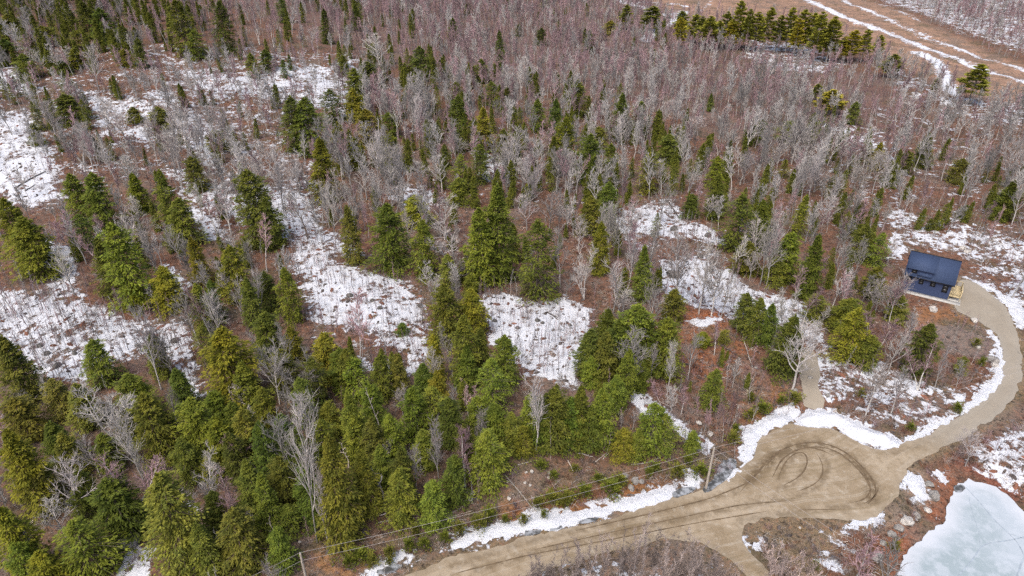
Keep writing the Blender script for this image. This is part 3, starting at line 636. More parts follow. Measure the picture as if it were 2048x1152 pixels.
def make_labels(items):
    """items: (object, head phrase, px, py); a repeated label gets its order outward from the landmark"""
    by = {}
    for o, head, px, py in items:
        w, d = where(px, py); by.setdefault((head, w), []).append((d, o))
    for (head, w), L in by.items():
        L.sort(key=lambda q: q[0])
        for k, (d, o) in enumerate(L):
            if len(L) == 1: o['label'] = f'{head} {w}'
            else: o['label'] = f'{ORD[k] + " " if 0 < k < 12 else ""}{"nearest" if k < 12 else "farther"} {head} {w}'
PEND = []

# ------------------------------------------------------------------ trees, one by one
VPY = 576 + FPX / math.tan(PITCH)
def place_px(ax, ay, by):
    bx = ax + (1024 - ax) * (by - ay) / (VPY - ay)
    g = gnd(bx, by)[0]; k = (576 - ay) / FPX
    q = g[1] * (k * CP - SP) / (CP + k * SP)
    depth = g[1] * CP - (g[2] - CAM_H) * SP
    return bx, g, CAM_H + q - g[2], depth
def tree(name, cat, group, tm, cm, part, loc, sc, rz, colr=None, tcol=None):
    o = thing(name, None, cat, loc, rz, group); o.scale = sc
    a = link('trunk', tm, o); b = link(part, cm, o)
    if colr is not None: b.color = (*colr, 1)
    if tcol is not None: a.color = (*tcol, 1)
    return o
TONE = dict(d=('dark green', (.74, .82, .85)), y=('yellow-green', (1.32, 1.22, .85)), o=('olive', (1.15, 1.05, 1.2)), g=('mid green', (1.0, 1.05, .95)))
EVER = """165 5 75 40 d;198 18 85 45 g;352 3 110 50 g;385 62 118 40 g;437 5 105 40 d;12 30 75 50 o;5 80 125 40 d;43 110 160 45 o;150 62 100 45 y;85 53 90 45 y;146 98 135 40 y;247 100 132 30 y;273 78 135 30 d;130 155 205 35 g;130 190 245 55 g;263 215 245 30 g;62 248 290 25 d;243 55 92 40 d;430 262 300 45 o;383 315 380 40 d;315 215 255 45 o;120 122 148 30 o;500 108 155 25 y
562 0 45 28 d;647 20 88 22 d;709 10 62 20 d;529 100 140 30 g;565 120 155 16 d;577 110 140 12 d;745 87 110 18 y;686 112 150 22 g;735 125 175 40 d;840 95 160 40 d;822 112 150 30 d;708 140 220 40 y;704 180 240 40 y;578 197 300 50 d;608 198 305 60 d;660 180 245 45 d;732 220 290 50 y;638 280 400 55 y;675 247 340 40 y;708 277 340 30 y;775 227 275 40 g;778 267 335 40 y;905 37 78 20 d;1000 63 140 18 d;962 120 165 32 g;982 165 210 32 g;914 193 270 38 g;965 218 300 40 y;947 240 295 35 g;874 243 285 18 d;919 310 380 36 g;1005 260 322 32 g;1013 177 225 30 d;915 357 410 36 g;889 290 335 25 d;960 290 365 40 d;936 5 30 14 d;1012 -4 18 16 d;915 93 112 10 d
1090 -4 14 16 d;1037 49 72 14 d;1082 57 90 22 d;1180 62 105 22 d;1170 57 85 10 d;1222 42 68 30 y;1208 62 80 12 d;1157 162 232 38 g;1244 190 275 36 d;1281 205 268 36 g;1075 200 260 30 g;1112 200 268 28 d;1131 238 340 45 y;1107 275 352 30 g;1181 270 365 50 g;1224 290 370 36 g;1027 215 262 24 g;1340 270 325 45 o;1505 240 290 24 d;1527 240 290 22 d;1424 188 222 14 d;1305 307 385 45 o;1438 315 375 32 y;1440 352 430 38 g;1200 255 300 36 o;1126 110 132 18 d;1331 67 98 12 d
1712 205 248 26 d;1859 270 335 34 d;1819 303 345 30 d;1762 287 340 30 y;1573 320 355 20 y;1925 318 365 36 o;2030 365 440 40 d;1782 335 365 26 d;1631 228 285 30 g;1582 243 280 40 g
8 400 530 60 y;45 437 550 75 y;140 350 440 50 g;180 350 460 60 g;155 430 500 45 d;228 452 610 75 g;195 480 590 50 d;265 567 620 36 y;322 537 620 60 y;318 345 470 45 g;352 400 490 55 g;265 350 425 40 y;385 478 570 38 y;388 570 665 45 g;418 563 640 30 d;455 497 600 55 y;490 560 650 40 d;498 345 490 75 d;440 660 800 90 y;402 655 730 40 o;180 685 768 55 g;5 680 800 70 o;525 628 720 60 g
530 400 495 50 d;568 540 640 45 g;525 545 620 45 d;695 415 525 40 o;773 410 535 70 g;828 393 450 55 y;845 445 555 50 g;957 420 570 55 g;992 378 560 75 g;887 570 680 60 g;942 583 670 60 y;925 635 770 55 g;895 510 575 36 o;580 655 720 40 y;645 672 760 60 y;680 700 780 55 g;706 720 800 55 g;757 713 800 45 g;792 712 790 36 o;868 672 760 30 y;1010 675 770 55 d;985 720 820 55 g;842 730 800 36 d;875 745 830 45 y;805 648 668 22 d;940 550 590 30 g
1077 447 592 75 g;1185 395 470 45 g;1205 447 545 40 y;1219 368 435 40 d;1293 495 600 40 g;1249 537 595 25 g;1272 612 735 80 g;1215 668 760 55 d;1340 640 750 60 g;1350 580 645 45 o;1260 702 790 40 g;1287 722 780 28 g;1185 715 770 36 g;1387 390 435 32 d;1438 375 435 36 d;1490 392 500 65 d;1530 405 500 36 g;1500 485 545 50 g;1497 590 660 40 d;1522 600 680 45 d;1238 463 510 14 y;1028 450 520 24 g;1215 620 680 45 d;1432 742 815 40 g;1408 665 690 30 y;1450 660 685 24 o
1582 468 560 55 g;1640 475 595 45 d;1612 392 470 28 g;1543 405 460 20 g;1765 467 530 38 g;1735 452 520 40 o;1757 535 590 45 g;1717 622 715 60 y;1745 672 730 45 g;1640 590 640 45 o;1558 517 570 40 o;1588 635 745 60 d;1548 610 690 36 d;1862 650 745 55 d;1930 715 745 24 o;1700 600 660 60 g;1805 590 640 40 o;2020 375 440 36 d;1863 438 460 14 d;1933 410 435 22 d
30 798 875 70 o;18 865 1010 75 y;290 790 920 75 g;275 765 830 50 g;245 820 880 40 y;378 798 910 70 g;430 838 930 65 y;425 785 850 50 g;485 820 920 60 g;462 805 880 40 g;315 960 1130 100 o;390 1050 1150 60 g;460 1025 1140 80 o;485 925 1040 60 g;150 1045 1150 90 g;215 960 1065 90 d;155 940 1010 45 o;0 1015 1150 70 y;75 1105 1190 70 y;150 985 1040 40 d;415 915 960 40 o
655 880 1075 80 g;555 915 1010 55 o;700 790 900 55 g;640 840 915 50 g;655 810 870 50 g;705 835 920 45 g;780 835 920 50 g;822 778 880 55 g;865 775 860 55 g;845 860 935 40 g;722 905 1020 55 g;795 945 1040 60 g;862 965 1050 55 g;905 915 1005 50 d;975 870 965 70 g;990 810 890 60 g;955 795 860 45 g;515 950 1060 50 d;570 1015 1060 50 d;670 960 1070 60 g;760 895 965 45 g;520 850 960 50 d
1022 830 900 50 g;1047 855 910 40 y;1112 780 895 65 g;1164 778 890 50 g;1210 782 885 50 g;1235 755 820 45 g;1312 812 900 60 g;1250 858 915 40 y;1278 860 915 36 g;1388 865 905 28 g;1090 800 890 55 d;1335 830 900 50 o;1185 815 895 50 d
100 850 930 60 d;60 930 1010 60 o;200 870 940 50 d;330 830 910 50 d;250 750 830 60 o;150 770 850 60 o;100 760 830 50 o;360 880 960 50 d;590 860 950 50 d;610 930 1040 50 d;740 840 930 50 d;800 900 1000 45 d;690 700 790 50 g;620 720 810 50 d;560 700 780 55 o;480 730 820 55 g;520 780 870 50 g;560 830 920 50 d;600 760 850 50 d;740 770 850 45 g;930 690 780 45 d;900 800 890 50 d;930 850 940 45 d;1060 790 880 45 g;1140 800 890 50 d;350 740 820 50 d;460 870 960 50 d;550 1060 1140 50 g;30 1090 1180 60 g;420 990 1070 45 d;120 870 950 50 o;300 670 750 40 o;1240 640 740 50 d;1300 640 740 55 d;1180 660 750 45 d;960 660 750 45 d"""
PINES = """1254 13 60 30 d;1304 10 62 48 d;1563 30 104 34 d;1629 40 112 30 g;1405 40 92 26 d;1470 40 100 28 y;1660 55 122 30 g;1440 45 100 26 g;1690 75 125 30 y;1364 45 95 28 y;1366 30 72 30 d;1394 30 85 30 g;1424 30 100 40 g;1454 32 95 26 d;1484 16 98 36 g;1495 40 95 30 y;1520 20 103 40 g;1541 25 100 30 g;1586 24 105 36 g;1611 28 108 36 g;1646 30 122 40 g;1671 40 125 40 g;1709 70 125 36 y;1736 66 125 32 g;1763 73 118 28 g;1791 108 155 36 d;1957 142 208 50 g;1876 160 190 16 d;1669 180 230 46 y;1639 170 205 22 d;1502 30 105 28 d;1600 45 112 30 y;1320 40 66 20 d"""
def rows(txt):
    for q in txt.replace('\n', ';').split(';'):
        if q.strip():
            a = q.split(); yield [float(v) for v in a[:-1]] + [a[-1]]
OCC = []   # what is already placed: x, y, radius
for j, (ax, ay, by, w, tn) in enumerate(rows(EVER)):
    bx, g, h, dep = place_px(ax, ay, by); rr = w / 2 / FPX * dep * 1.48; h = max(h, 2.2) * 1.03
    asp = rr / h
    if asp > .30: pick = [0, 3, 4, 9, 3][j % 5]
    elif asp > .21: pick = [0, 1, 2, 4, 7][j % 5]
    else: pick = [5, 6, 7, 8][j % 4]
    tm, cm, H0, R0 = HEM[pick]
    rz = R.uniform(0, 6.28); t = TONE[tn]; jit = R.uniform(.78, 1.22)
    o = tree('evergreen_tree', 'evergreen tree', 'evergreen trees of the hillside woods', tm, cm, 'crown', g, (rr / R0, rr / R0, h / H0), rz, [v * jit * R.uniform(.9, 1.1) for v in t[1]])
    OCC.append((g[0], g[1], rr * .8))
    size = 'small' if h < 5.5 else 'tall' if h > 12.5 else 'mid-sized'; shp = 'broad' if asp > .3 else 'slim' if asp < .19 else 'cone-shaped'
    PEND.append((o, f'{size} {shp} {t[0]} evergreen', ax, (ay + by) / 2))
for j, (ax, ay, by, w, tn) in enumerate(rows(PINES)):
    bx, g, h, dep = place_px(ax, ay, by); rr = w / 2 / FPX * dep * R.uniform(1.15, 1.5); h *= R.uniform(.95, 1.2)
    tm, cm, H0, R0 = PINE[j % 4]; t = TONE[tn]
    o = tree('pine_tree', 'pine tree', 'tall pines by the marsh', tm, cm, 'crown', g, (rr / R0, rr / R0, h / H0), R.uniform(0, 6.28), t[1])
    OCC.append((g[0], g[1], rr * .5))
    PEND.append((o, f'{"tall " if h > 15 else ""}{t[0]} layered pine', ax, (ay + by) / 2))

BARES = """58 35 120 55 g;85 -5 60 50 g;130 12 65 45 g;232 -8 50 36 g;40 80 118 40 g;105 85 150 50 G;72 100 150 40 g;170 90 185 45 g;320 165 228 60 k;230 200 300 70 g;425 255 340 22 b;85 200 280 60 g;140 245 330 90 G;200 150 185 40 s;262 150 200 30 g;330 260 350 60 g;290 240 300 50 g;505 10 90 24 b;480 60 112 14 b;448 0 60 20 b
655 30 95 14 b;672 20 100 18 b;535 20 95 18 b;620 55 100 40 g;690 50 110 36 g;735 -5 55 30 s;755 70 145 60 g;760 100 170 60 G;850 140 215 55 g;880 150 200 40 g;905 150 190 25 g;835 190 240 50 g;755 175 240 40 g;640 225 285 40 g;700 185 230 36 g;745 255 390 45 g;725 330 400 45 g;590 315 380 60 G;530 290 340 50 g;915 270 320 60 g;960 170 215 36 g;985 200 260 40 g;845 320 390 55 g;880 310 385 50 g;800 260 350 14 s;810 260 340 12 s;850 245 280 35 g;910 165 200 40 g;1000 40 80 20 s;990 100 160 26 s;905 115 170 14 b
1250 230 300 50 g;1300 250 330 18 b;1275 240 320 40 g;1330 200 270 40 g;1385 225 320 22 b;1375 260 350 40 g;1360 200 260 40 g;1240 250 290 40 g;1150 300 345 18 s;1070 270 350 60 g;1045 310 384 70 G;1250 320 390 40 g;1330 320 390 40 g;1385 320 385 50 G;1440 280 310 20 b;1460 260 300 50 g;1490 310 370 60 g;1520 310 360 50 g;1500 300 340 40 g;1400 230 270 36 g;1520 100 160 36 s;1350 130 165 60 g;1390 135 170 50 g;1320 130 165 40 g;1220 115 150 30 g;1230 120 160 30 s;1130 120 165 36 s;1060 110 150 24 s;1075 100 140 20 b
1620 270 335 60 g;1560 265 330 50 g;1740 310 384 36 g;1640 330 384 60 G;1600 330 384 50 g;1720 330 380 40 g;1590 180 215 40 g
120 420 515 55 b;105 455 500 60 g;265 425 500 60 g;340 445 530 45 g;285 460 545 40 g;375 480 565 30 g;440 515 605 60 G;500 540 640 40 g;195 430 480 60 b;415 390 470 60 b;460 460 520 60 g;490 480 560 40 g;190 540 575 36 g;230 580 640 20 s;60 560 590 40 s;270 620 780 60 g;320 660 770 50 g;465 560 650 30 g;490 400 480 50 g;255 390 450 50 g
598 375 478 50 k;655 380 490 40 g;720 370 460 36 g;815 425 495 40 g;630 400 490 36 g;905 440 530 110 G;885 400 480 60 g;940 500 565 55 G;855 520 605 40 k;915 555 650 36 g;565 655 750 40 g;615 700 790 90 G;900 670 760 50 g;525 690 770 40 g;520 555 600 50 g;700 370 480 30 g;870 700 780 40 g
1125 455 575 50 g;1175 490 600 60 G;1100 380 470 60 g;1150 410 470 60 g;1055 390 460 50 g;1160 440 500 40 g;1300 530 605 40 g;1240 580 630 60 g;1270 450 560 40 s;1440 645 710 26 b;1390 670 760 50 g;1350 680 790 40 g;1510 505 560 40 g;1318 575 625 20 b;1210 620 680 30 g;1310 690 760 30 g;1420 390 440 40 g;1260 470 540 50 s;1480 470 560 30 k
1690 485 570 45 g;1730 480 555 40 g;1705 545 610 50 G;1560 440 500 40 g;1770 620 720 60 b;1805 660 745 50 g;1870 690 780 50 b;1900 700 780 36 g;1800 545 640 60 g;1770 560 630 50 g;1790 575 640 50 g;1660 390 450 50 g;1720 380 430 40 g;1550 420 500 60 g;1780 410 460 40 g;2010 410 530 20 s;1640 640 700 30 g;1980 400 470 20 s
190 770 890 140 G;240 835 960 70 g;215 900 1040 90 b;110 930 1045 90 g;35 1050 1150 50 g;270 890 990 36 g;390 920 1050 80 G;445 935 1040 60 b;330 770 850 30 g;480 870 920 36 g;95 1000 1080 70 g;490 1020 1085 20 g;40 790 830 60 g;470 770 830 50 g
575 810 1085 70 g;610 780 880 90 g;628 950 1095 50 g;748 770 875 20 d;735 850 920 36 g;770 885 935 36 g;823 890 990 40 g;870 850 975 50 g;925 850 975 60 b;935 775 845 36 b;965 830 890 40 g;785 788 840 6 d;690 890 935 20 d;540 1020 1095 20 d;720 1000 1050 4 d;900 775 850 30 g;800 770 830 40 g;560 770 850 50 g;760 930 1010 60 d
1075 745 905 75 g;1105 828 918 6 d;1199 785 835 6 d;1218 862 905 12 d;1178 860 895 6 d;1270 815 860 30 g;1245 825 865 20 g;1350 770 835 50 g;1335 760 830 30 s;1370 780 830 30 s;1400 790 850 14 s;1430 800 880 14 s;1445 790 870 14 s;1460 810 885 14 s;1470 790 860 14 s;1300 850 900 20 g"""
KIND = dict(g=('grey bare tree', 'bare_tree'), G=('forked grey bare tree', 'bare_tree'), s=('thin pinkish bare tree', 'bare_tree'), b=('white-barked bare birch', 'birch_tree'), k=('dark-trunked bare tree', 'bare_tree'), d=('dead weathered standing trunk', 'dead_tree'))
HEADS = dict(bare_tree=('bare tree', 'leafless trees of the hillside woods'), birch_tree=('birch tree', 'white birches of the hillside woods'), dead_tree=('dead tree', 'dead standing trunks near the road'))
NB = dict(bare_tree=0, birch_tree=0, dead_tree=0)
def put_bare(tn, g, h, rr, px, py):
    tm, cm, H0, S0 = BARE[tn][R.integers(len(BARE[tn]))]
    k = min(max(rr / (S0 * .85), .35 * h / H0), 1.9 * h / H0)
    lab, nm = KIND[tn]; NB[nm] += 1
    v = R.uniform(.85, 1.15)
    o = tree(nm, *HEADS[nm], tm, cm, 'branches', g, (k, k, h / H0), R.uniform(0, 6.28), (v, v * R.uniform(.95, 1), v * R.uniform(.94, 1)))
    PEND.append((o, ('small ' if h < 6 else 'tall ' if h > 11 else '') + ('spreading ' if rr > .32 * h else '') + lab, px, py))
for ax, ay, by, w, tn in rows(BARES):
    bx, g, h, dep = place_px(ax, ay, by); h = max(h, 2.5)
    put_bare(tn, g, h, w / 2 / FPX * dep * 1.05, ax, (ay + by) / 2); OCC.append((g[0], g[1], .8))

# ------------------------------------------------------------------ random woods between them: density by zone (trees per square metre)
ZONES = [ # polygon, trees, saplings, brush
 (None, .030, .12, .4),
 ([(-400,-40),(380,-40),(720,100),(700,460),(-400,520)], .042, .14, .3),
 ([(340,-40),(1240,-40),(1330,60),(1500,100),(1780,130),(1800,300),(1500,330),(1250,205),(1000,160),(700,110)], .09, .2, .0),
 ([(700,110),(1000,160),(1250,205),(1500,330),(1700,300),(1800,480),(1560,520),(1450,440),(1200,470),(900,420),(690,330)], .052, .12, .15),
 ([(1500,330),(1780,150),(1900,190),(2500,150),(2500,560),(2048,560),(1780,490),(1560,500)], .06, .2, .1),
 ([(1470,88),(1600,98),(1780,135),(1770,165),(1600,150),(1470,120)], .045, .05, .0),
 ([(1640,-60),(2048,95),(2500,230),(2700,100),(2300,-70)], .09, .14, .0),
 ([(1200,-60),(1640,-40),(2048,130),(2500,260),(2048,200),(1900,175),(1780,122),(1600,45),(1330,25)], 0, .004, .0),
 ([(400,700),(880,740),(1220,740),(1400,800),(1420,900),(1000,1000),(640,1100),(400,1160),(-300,1200),(-300,780)], .024, .10, .5),
 ([(1440,660),(1540,640),(1610,790),(1500,860),(1400,900),(1340,760)], .022, .4, .8),
 ([(1640,690),(1850,680),(1980,760),(1800,870),(1650,780)], .026, .2, .5),
 ([(1900,900),(2048,830),(2300,700),(2300,950),(2050,1010),(1950,945)], .012, .16, .6),
 ([(1780,480),(1935,515),(2048,600),(2300,600),(2048,450),(1800,440)], .02, .2, .3),
 ([(600,1090),(900,1010),(1100,920),(1300,920),(1430,890),(1470,930),(1380,975),(1150,1035),(1000,1075),(800,1130),(600,1190)], .0, .02, .9),
 ([(1480,1055),(1680,1050),(1800,1000),(1900,930),(1900,980),(1850,1060),(1790,1170),(1560,1170)], .0, .03, .9),
 ([(0,575),(130,590),(350,640),(385,660),(412,800),(320,720),(190,755),(80,765),(50,725),(-120,690)], .001, .9, .3),
 ([(595,475),(745,540),(850,585),(862,700),(838,752),(790,760),(650,680),(610,640),(575,510)], .0005, .7, .4),
 ([(950,585),(1060,600),(1190,625),(1187,740),(1150,775),(1040,738),(985,690)], .0005, .75, .4),
 ([(1215,440),(1300,400),(1345,395),(1455,490),(1400,505),(1470,540),(1500,580),(1620,640),(1500,650),(1380,615),(1320,580),(1240,490)], .004, .6, .4),
 ([(560,1300),(800,1200),(1050,1150),(1240,1098),(1400,1090),(1500,1150),(1560,1300)], 0, .04, .15),
 ([(1830,608),(1925,618),(1960,650),(1900,672),(1820,650)], 0, .01, .1),
 ([(1850,655),(1960,650),(1985,690),(1940,720),(1880,700)], .002, .35, .2)]
def zone_at(P2, col):
    out = np.full(len(P2), float(ZONES[0][col]))
    for z in ZONES[1:]:
        out[sdf(P2, gp_cache(z[0])) < 0] = z[col]
    return out
_gc = {}
def gp_cache(poly):
    k = tuple(poly)
    if k not in _gc: _gc[k] = gp(poly)
    return _gc[k]
def candidates(dens_max, ymax, seed):
    r = np.random.default_rng(seed)
    # a fan of ground in view with a margin to the sides
    Y = 45 + (ymax - 45) * np.sqrt(r.uniform(0, 1, int(dens_max * 0.9 * 2 * ymax * ymax / 2)))
    X = r.uniform(-.95, .95, len(Y)) * (Y + 12)
    return np.stack([X, Y], 1), r, int(dens_max * 0.9 * ymax * ymax)
def scatter(col, dmax, ymax, seed, clear=1.0):
    r = np.random.default_rng(seed); A = 1.9 * (ymax + 12) * (ymax - 45)
    n = int(A * dmax); P = np.c_[r.uniform(-.95, .95, n) * (ymax + 12), r.uniform(45, ymax, n)]
    P = P[np.abs(P[:, 0]) < .95 * (P[:, 1] + 12)]
    P = P[r.uniform(0, 1, len(P)) < zone_at(P, col) / dmax]
    m = (sdf(P, ROAD) > clear + .4) & (sdf(P, POND) > 2) & (sdf(P, HPAD) > 2.2) & (sdf(P, SPUR) > .3)
    return P[m], r
Tp, rT = scatter(1, .10, 600, 5, 2.5)
for b in (b_ for b_ in BANKS if b_[1] > .35): Tp = Tp[sdf(Tp, gp_cache(b[0])) > .5]
oc = np.array(OCC); keep = np.ones(len(Tp), bool)
for x, y, r_ in oc: keep &= np.hypot(Tp[:, 0] - x, Tp[:, 1] - y) > max(.9, r_ * .75)
Tp = Tp[keep]; Tz = hgt(Tp[:, 0], Tp[:, 1])
tx, ty, td = to_px(Tp[:, 0], Tp[:, 1], Tz)
cl = np.sin(Tp[:, 0] * .07 + 2 * np.sin(Tp[:, 1] * .031)) * np.sin(Tp[:, 1] * .06 + 1.5 * np.sin(Tp[:, 0] * .04)) + .5 * np.sin(Tp[:, 0] * .19 + Tp[:, 1] * .13)
keep2 = rT.uniform(0, 1, len(Tp)) < .72 + .4 * cl; Tp, Tz, tx, ty, td, far, cl = [a[keep2] for a in (Tp, Tz, tx, ty, td, ss(150, 330, Tp[:, 1]), cl)]
Th = rT.uniform(4.5, 12.5, len(Tp)) * (1 + .22 * cl) * (1 - .15 * far); pink = rT.uniform(0, 1, len(Tp)) < .22 + .55 * far
view = (tx > -10) & (tx < 2058) & (ty > 0) & (ty < 1200)
show = np.where(view, Th / td, 0); order = np.argsort(-show)
nb = max(0, 298 - NB['bare_tree']); solo = set(order[:nb].tolist())
for i in solo:
    tn = 's' if pink[i] else ('g' if rT.uniform() < .8 else 'G')
    put_bare(tn, (Tp[i, 0], Tp[i, 1], Tz[i]), Th[i], Th[i] * (.17 if tn == 's' else rT.uniform(.2, .33)), tx[i], ty[i] - 20)
make_labels(PEND)
rest = np.array([i for i in range(len(Tp)) if i not in solo])

# ------------------------------------------------------------------ masses: far woods, saplings, brush (one object each)
STUFF = bpy.data.collections.new('growth_shapes')
def proto_col(name, meshes):
    c = bpy.data.collections.new(name)
    for i, me in enumerate(meshes):
        o = bpy.data.objects.new(f'{name}.{i:03d}', me); c.objects.link(o)
    return c
def mass(name, P, sc, kind_i, colr, protos, label, cat):
    me = bpy.data.meshes.new(name); me.vertices.add(len(P)); me.vertices.foreach_set('co', np.asarray(P, np.float32).ravel())
    r = np.random.default_rng(len(P))
    for a, v in (('size', sc), ('turn', r.uniform(0, 6.28, len(P)))): me.attributes.new(a, 'FLOAT', 'POINT').data.foreach_set('value', np.asarray(v, np.float32))
    me.attributes.new('pick', 'INT', 'POINT').data.foreach_set('value', np.asarray(kind_i, np.int32))
    tl = r.normal(0, .05, (len(P), 2)); me.attributes.new('tilt', 'FLOAT_VECTOR', 'POINT').data.foreach_set('vector', np.c_[tl, r.uniform(0, 6.28, len(P))].astype(np.float32).ravel())
    o = tag(link(name, me), label, cat, None, 'stuff')
    t = bpy.data.node_groups.new(name, 'GeometryNodeTree'); g = G(t)
    t.interface.new_socket('Geometry', in_out='INPUT', socket_type='NodeSocketGeometry'); t.interface.new_socket('Geometry', in_out='OUTPUT', socket_type='NodeSocketGeometry')
    gi, go = g.n('NodeGroupInput'), g.n('NodeGroupOutput')
    ci = g.n('GeometryNodeCollectionInfo'); ci.inputs['Collection'].default_value = protos; ci.inputs['Separate Children'].default_value = True; ci.inputs['Reset Children'].default_value = True
    ip = g.n('GeometryNodeInstanceOnPoints'); ip.inputs['Pick Instance'].default_value = True
    def at(nm, typ): x = g.n('GeometryNodeInputNamedAttribute', data_type=typ); x.inputs['Name'].default_value = nm; return x.outputs[0]
    g.l(gi.outputs[0], ip.inputs['Points']); g.l(ci.outputs[0], ip.inputs['Instance']); g.l(at('pick', 'INT'), ip.inputs['Instance Index'])
    er = g.n('FunctionNodeEulerToRotation'); g.l(at('tilt', 'FLOAT_VECTOR'), er.inputs[0]); g.l(er.outputs[0], ip.inputs['Rotation'])
    g.l(at('size', 'FLOAT'), ip.inputs['Scale']); g.l(ip.outputs[0], go.inputs[0])
    mod = o.modifiers.new('growth', 'NODES'); mod.node_group = t
    return o
def combo(name, bare_pair):
    tm, cm = bare_pair[0], bare_pair[1]
    def arr(me):
        V = np.zeros(len(me.vertices) * 3, np.float32); me.vertices.foreach_get('co', V)
        F = np.zeros(len(me.loops), np.int32); me.loops.foreach_get('vertex_index', F); return V.reshape(-1, 3), F.reshape(-1, 4)
    return two_mat(name, arr(tm), arr(cm), tm.materials[0], cm.materials[0])
mk('f', 4, M['bark'], M['twig'], H=9., spread=2.3, n1=14, n2=5, n3=3, t0=.3, el=.65, thick=.12, tw=.034)
mk('F', 4, M['bark'], M['pinktwig'], H=9., spread=1.5, n1=13, n2=4, n3=3, t0=.42, el=.5, thick=.095, tw=.034)
far_c = proto_col('far_tree', [combo('far_tree', q) for q in BARE['f'] + BARE['F']])
pk = np.where(pink[rest], rT.integers(4, 8, len(rest)), rT.integers(0, 4, len(rest)))
mass('distant_bare_woods', np.c_[Tp[rest], Tz[rest]], Th[rest] / 9., pk, None, far_c, 'dense leafless grey and pinkish woods filling the hillside behind', 'bare woods')
ev_c = proto_col('far_evergreen', [two_mat('far_evergreen', *[(lambda me: (np.array([v.co for v in me.vertices]), np.array([list(p.vertices) for p in me.polygons])))(m_) for m_ in (HEM[q][1], HEM[q][0])], M['hem'], M['hbark']) for q in (5, 6, 7, 8, 9)])
EZ = [([(-400,-40),(330,-40),(430,60),(240,150),(-300,170)], .016, 11.), ([(330,-30),(760,-20),(1000,150),(760,200),(500,120)], .005, 8.), ([(700,110),(1000,160),(1250,205),(1500,330),(1560,500),(1200,440),(900,420),(690,330)], .022, 8.), ([(1500,330),(1640,230),(1800,300),(2048,330),(2300,450),(2048,440),(1780,470),(1560,500)], .014, 7.),
      ([(100,260),(500,280),(640,470),(480,640),(150,560)], .010, 6.5), ([(-300,160),(430,200),(500,280),(100,260),(-300,300)], .011, 7.5), ([(1000,-30),(1500,110),(1500,180),(1000,60)], .0012, 7.), ([(640,430),(1000,370),(1300,330),(1500,440),(1300,600),(1200,580),(900,560),(700,500)], .016, 6.5), ([(0,400),(560,390),(600,560),(560,640),(400,640),(200,560),(60,560)], .012, 6.5), ([(560,620),(700,720),(900,780),(1180,780),(1250,640),(1320,760),(1300,860),(900,820),(560,760),(420,690)], .016, 6.), ([(1560,560),(1800,560),(1800,700),(1640,690)], .018, 5.5), ([(1370,630),(1540,660),(1600,780),(1480,860),(1370,790)], .014, 3.6), ([(330,100),(700,120),(690,300),(520,330),(300,260)], .006, 7.), ([(1480,430),(1780,480),(1800,700),(1650,680),(1560,570)], .018, 5.5)]
rE = np.random.default_rng(77); EP = []; EH = []
for poly, dn_, hh in EZ:
    q = gp(poly); lo, hi = q.min(0), q.max(0); n = int(np.prod(hi - lo) * dn_); c = rE.uniform(lo, hi, (n, 2)); c = c[sdf(c, q) < 0]; EP.append(c); EH.append(hh * rE.uniform(.55, 1.15, len(c)))
EP = np.concatenate(EP); EH = np.concatenate(EH); cvE = cover_at(EP); kk = (cvE < .6) & (sdf(EP, ROAD) > 3) & (sdf(EP, HPAD) > 4)
for x, y, r_ in oc: kk &= np.hypot(EP[:, 0] - x, EP[:, 1] - y) > r_
EP, EH = EP[kk], EH[kk]
mass('evergreen_understory', np.c_[EP, hgt(EP[:, 0], EP[:, 1])], EH / 11., rE.integers(0, 5, len(EP)), None, ev_c, 'smaller dark olive evergreens scattered among the leafless woods', 'evergreens')
# saplings
def sapling(seed, H, n1, tw):
    tv, cr = bare(seed, H, .55, n1, 2, 1, .3, .45, .042, tw); return tv, cr
sap = []
for i in range(6):
    tv, cr = sapling(700 + i, [3., 3.8, 4.6, 3.4, 5.4, 4.4][i], [7, 8, 10, 6, 11, 9][i], .016)
    sap.append(two_mat('sapling', tv, cr, [M['stem'], M['pinktwig'], M['stem'], M['stem'], M['bark'], M['stem']][i], [M['stem'], M['pinktwig'], M['pinktwig'], M['stem'], M['twig'], M['stem']][i]))
sap_c = proto_col('sapling', sap)
Sp, rS = scatter(2, .9, 520, 8, .8)
nz = np.sin(Sp[:, 0] * .31 + np.sin(Sp[:, 1] * .23)) * np.sin(Sp[:, 1] * .27 + 1)   # in clumps
Sp = Sp[rS.uniform(0, 1, len(Sp)) < .55 + .5 * nz]
mass('sapling_thicket', np.c_[Sp, hgt(Sp[:, 0], Sp[:, 1])], rS.uniform(.55, 1.15, len(Sp)) * (1 - .25 * (cover_at(Sp) > .7)), rS.integers(0, 6, len(Sp)), None, sap_c, 'thin leafless saplings standing in the snow clearings and woods', 'saplings')
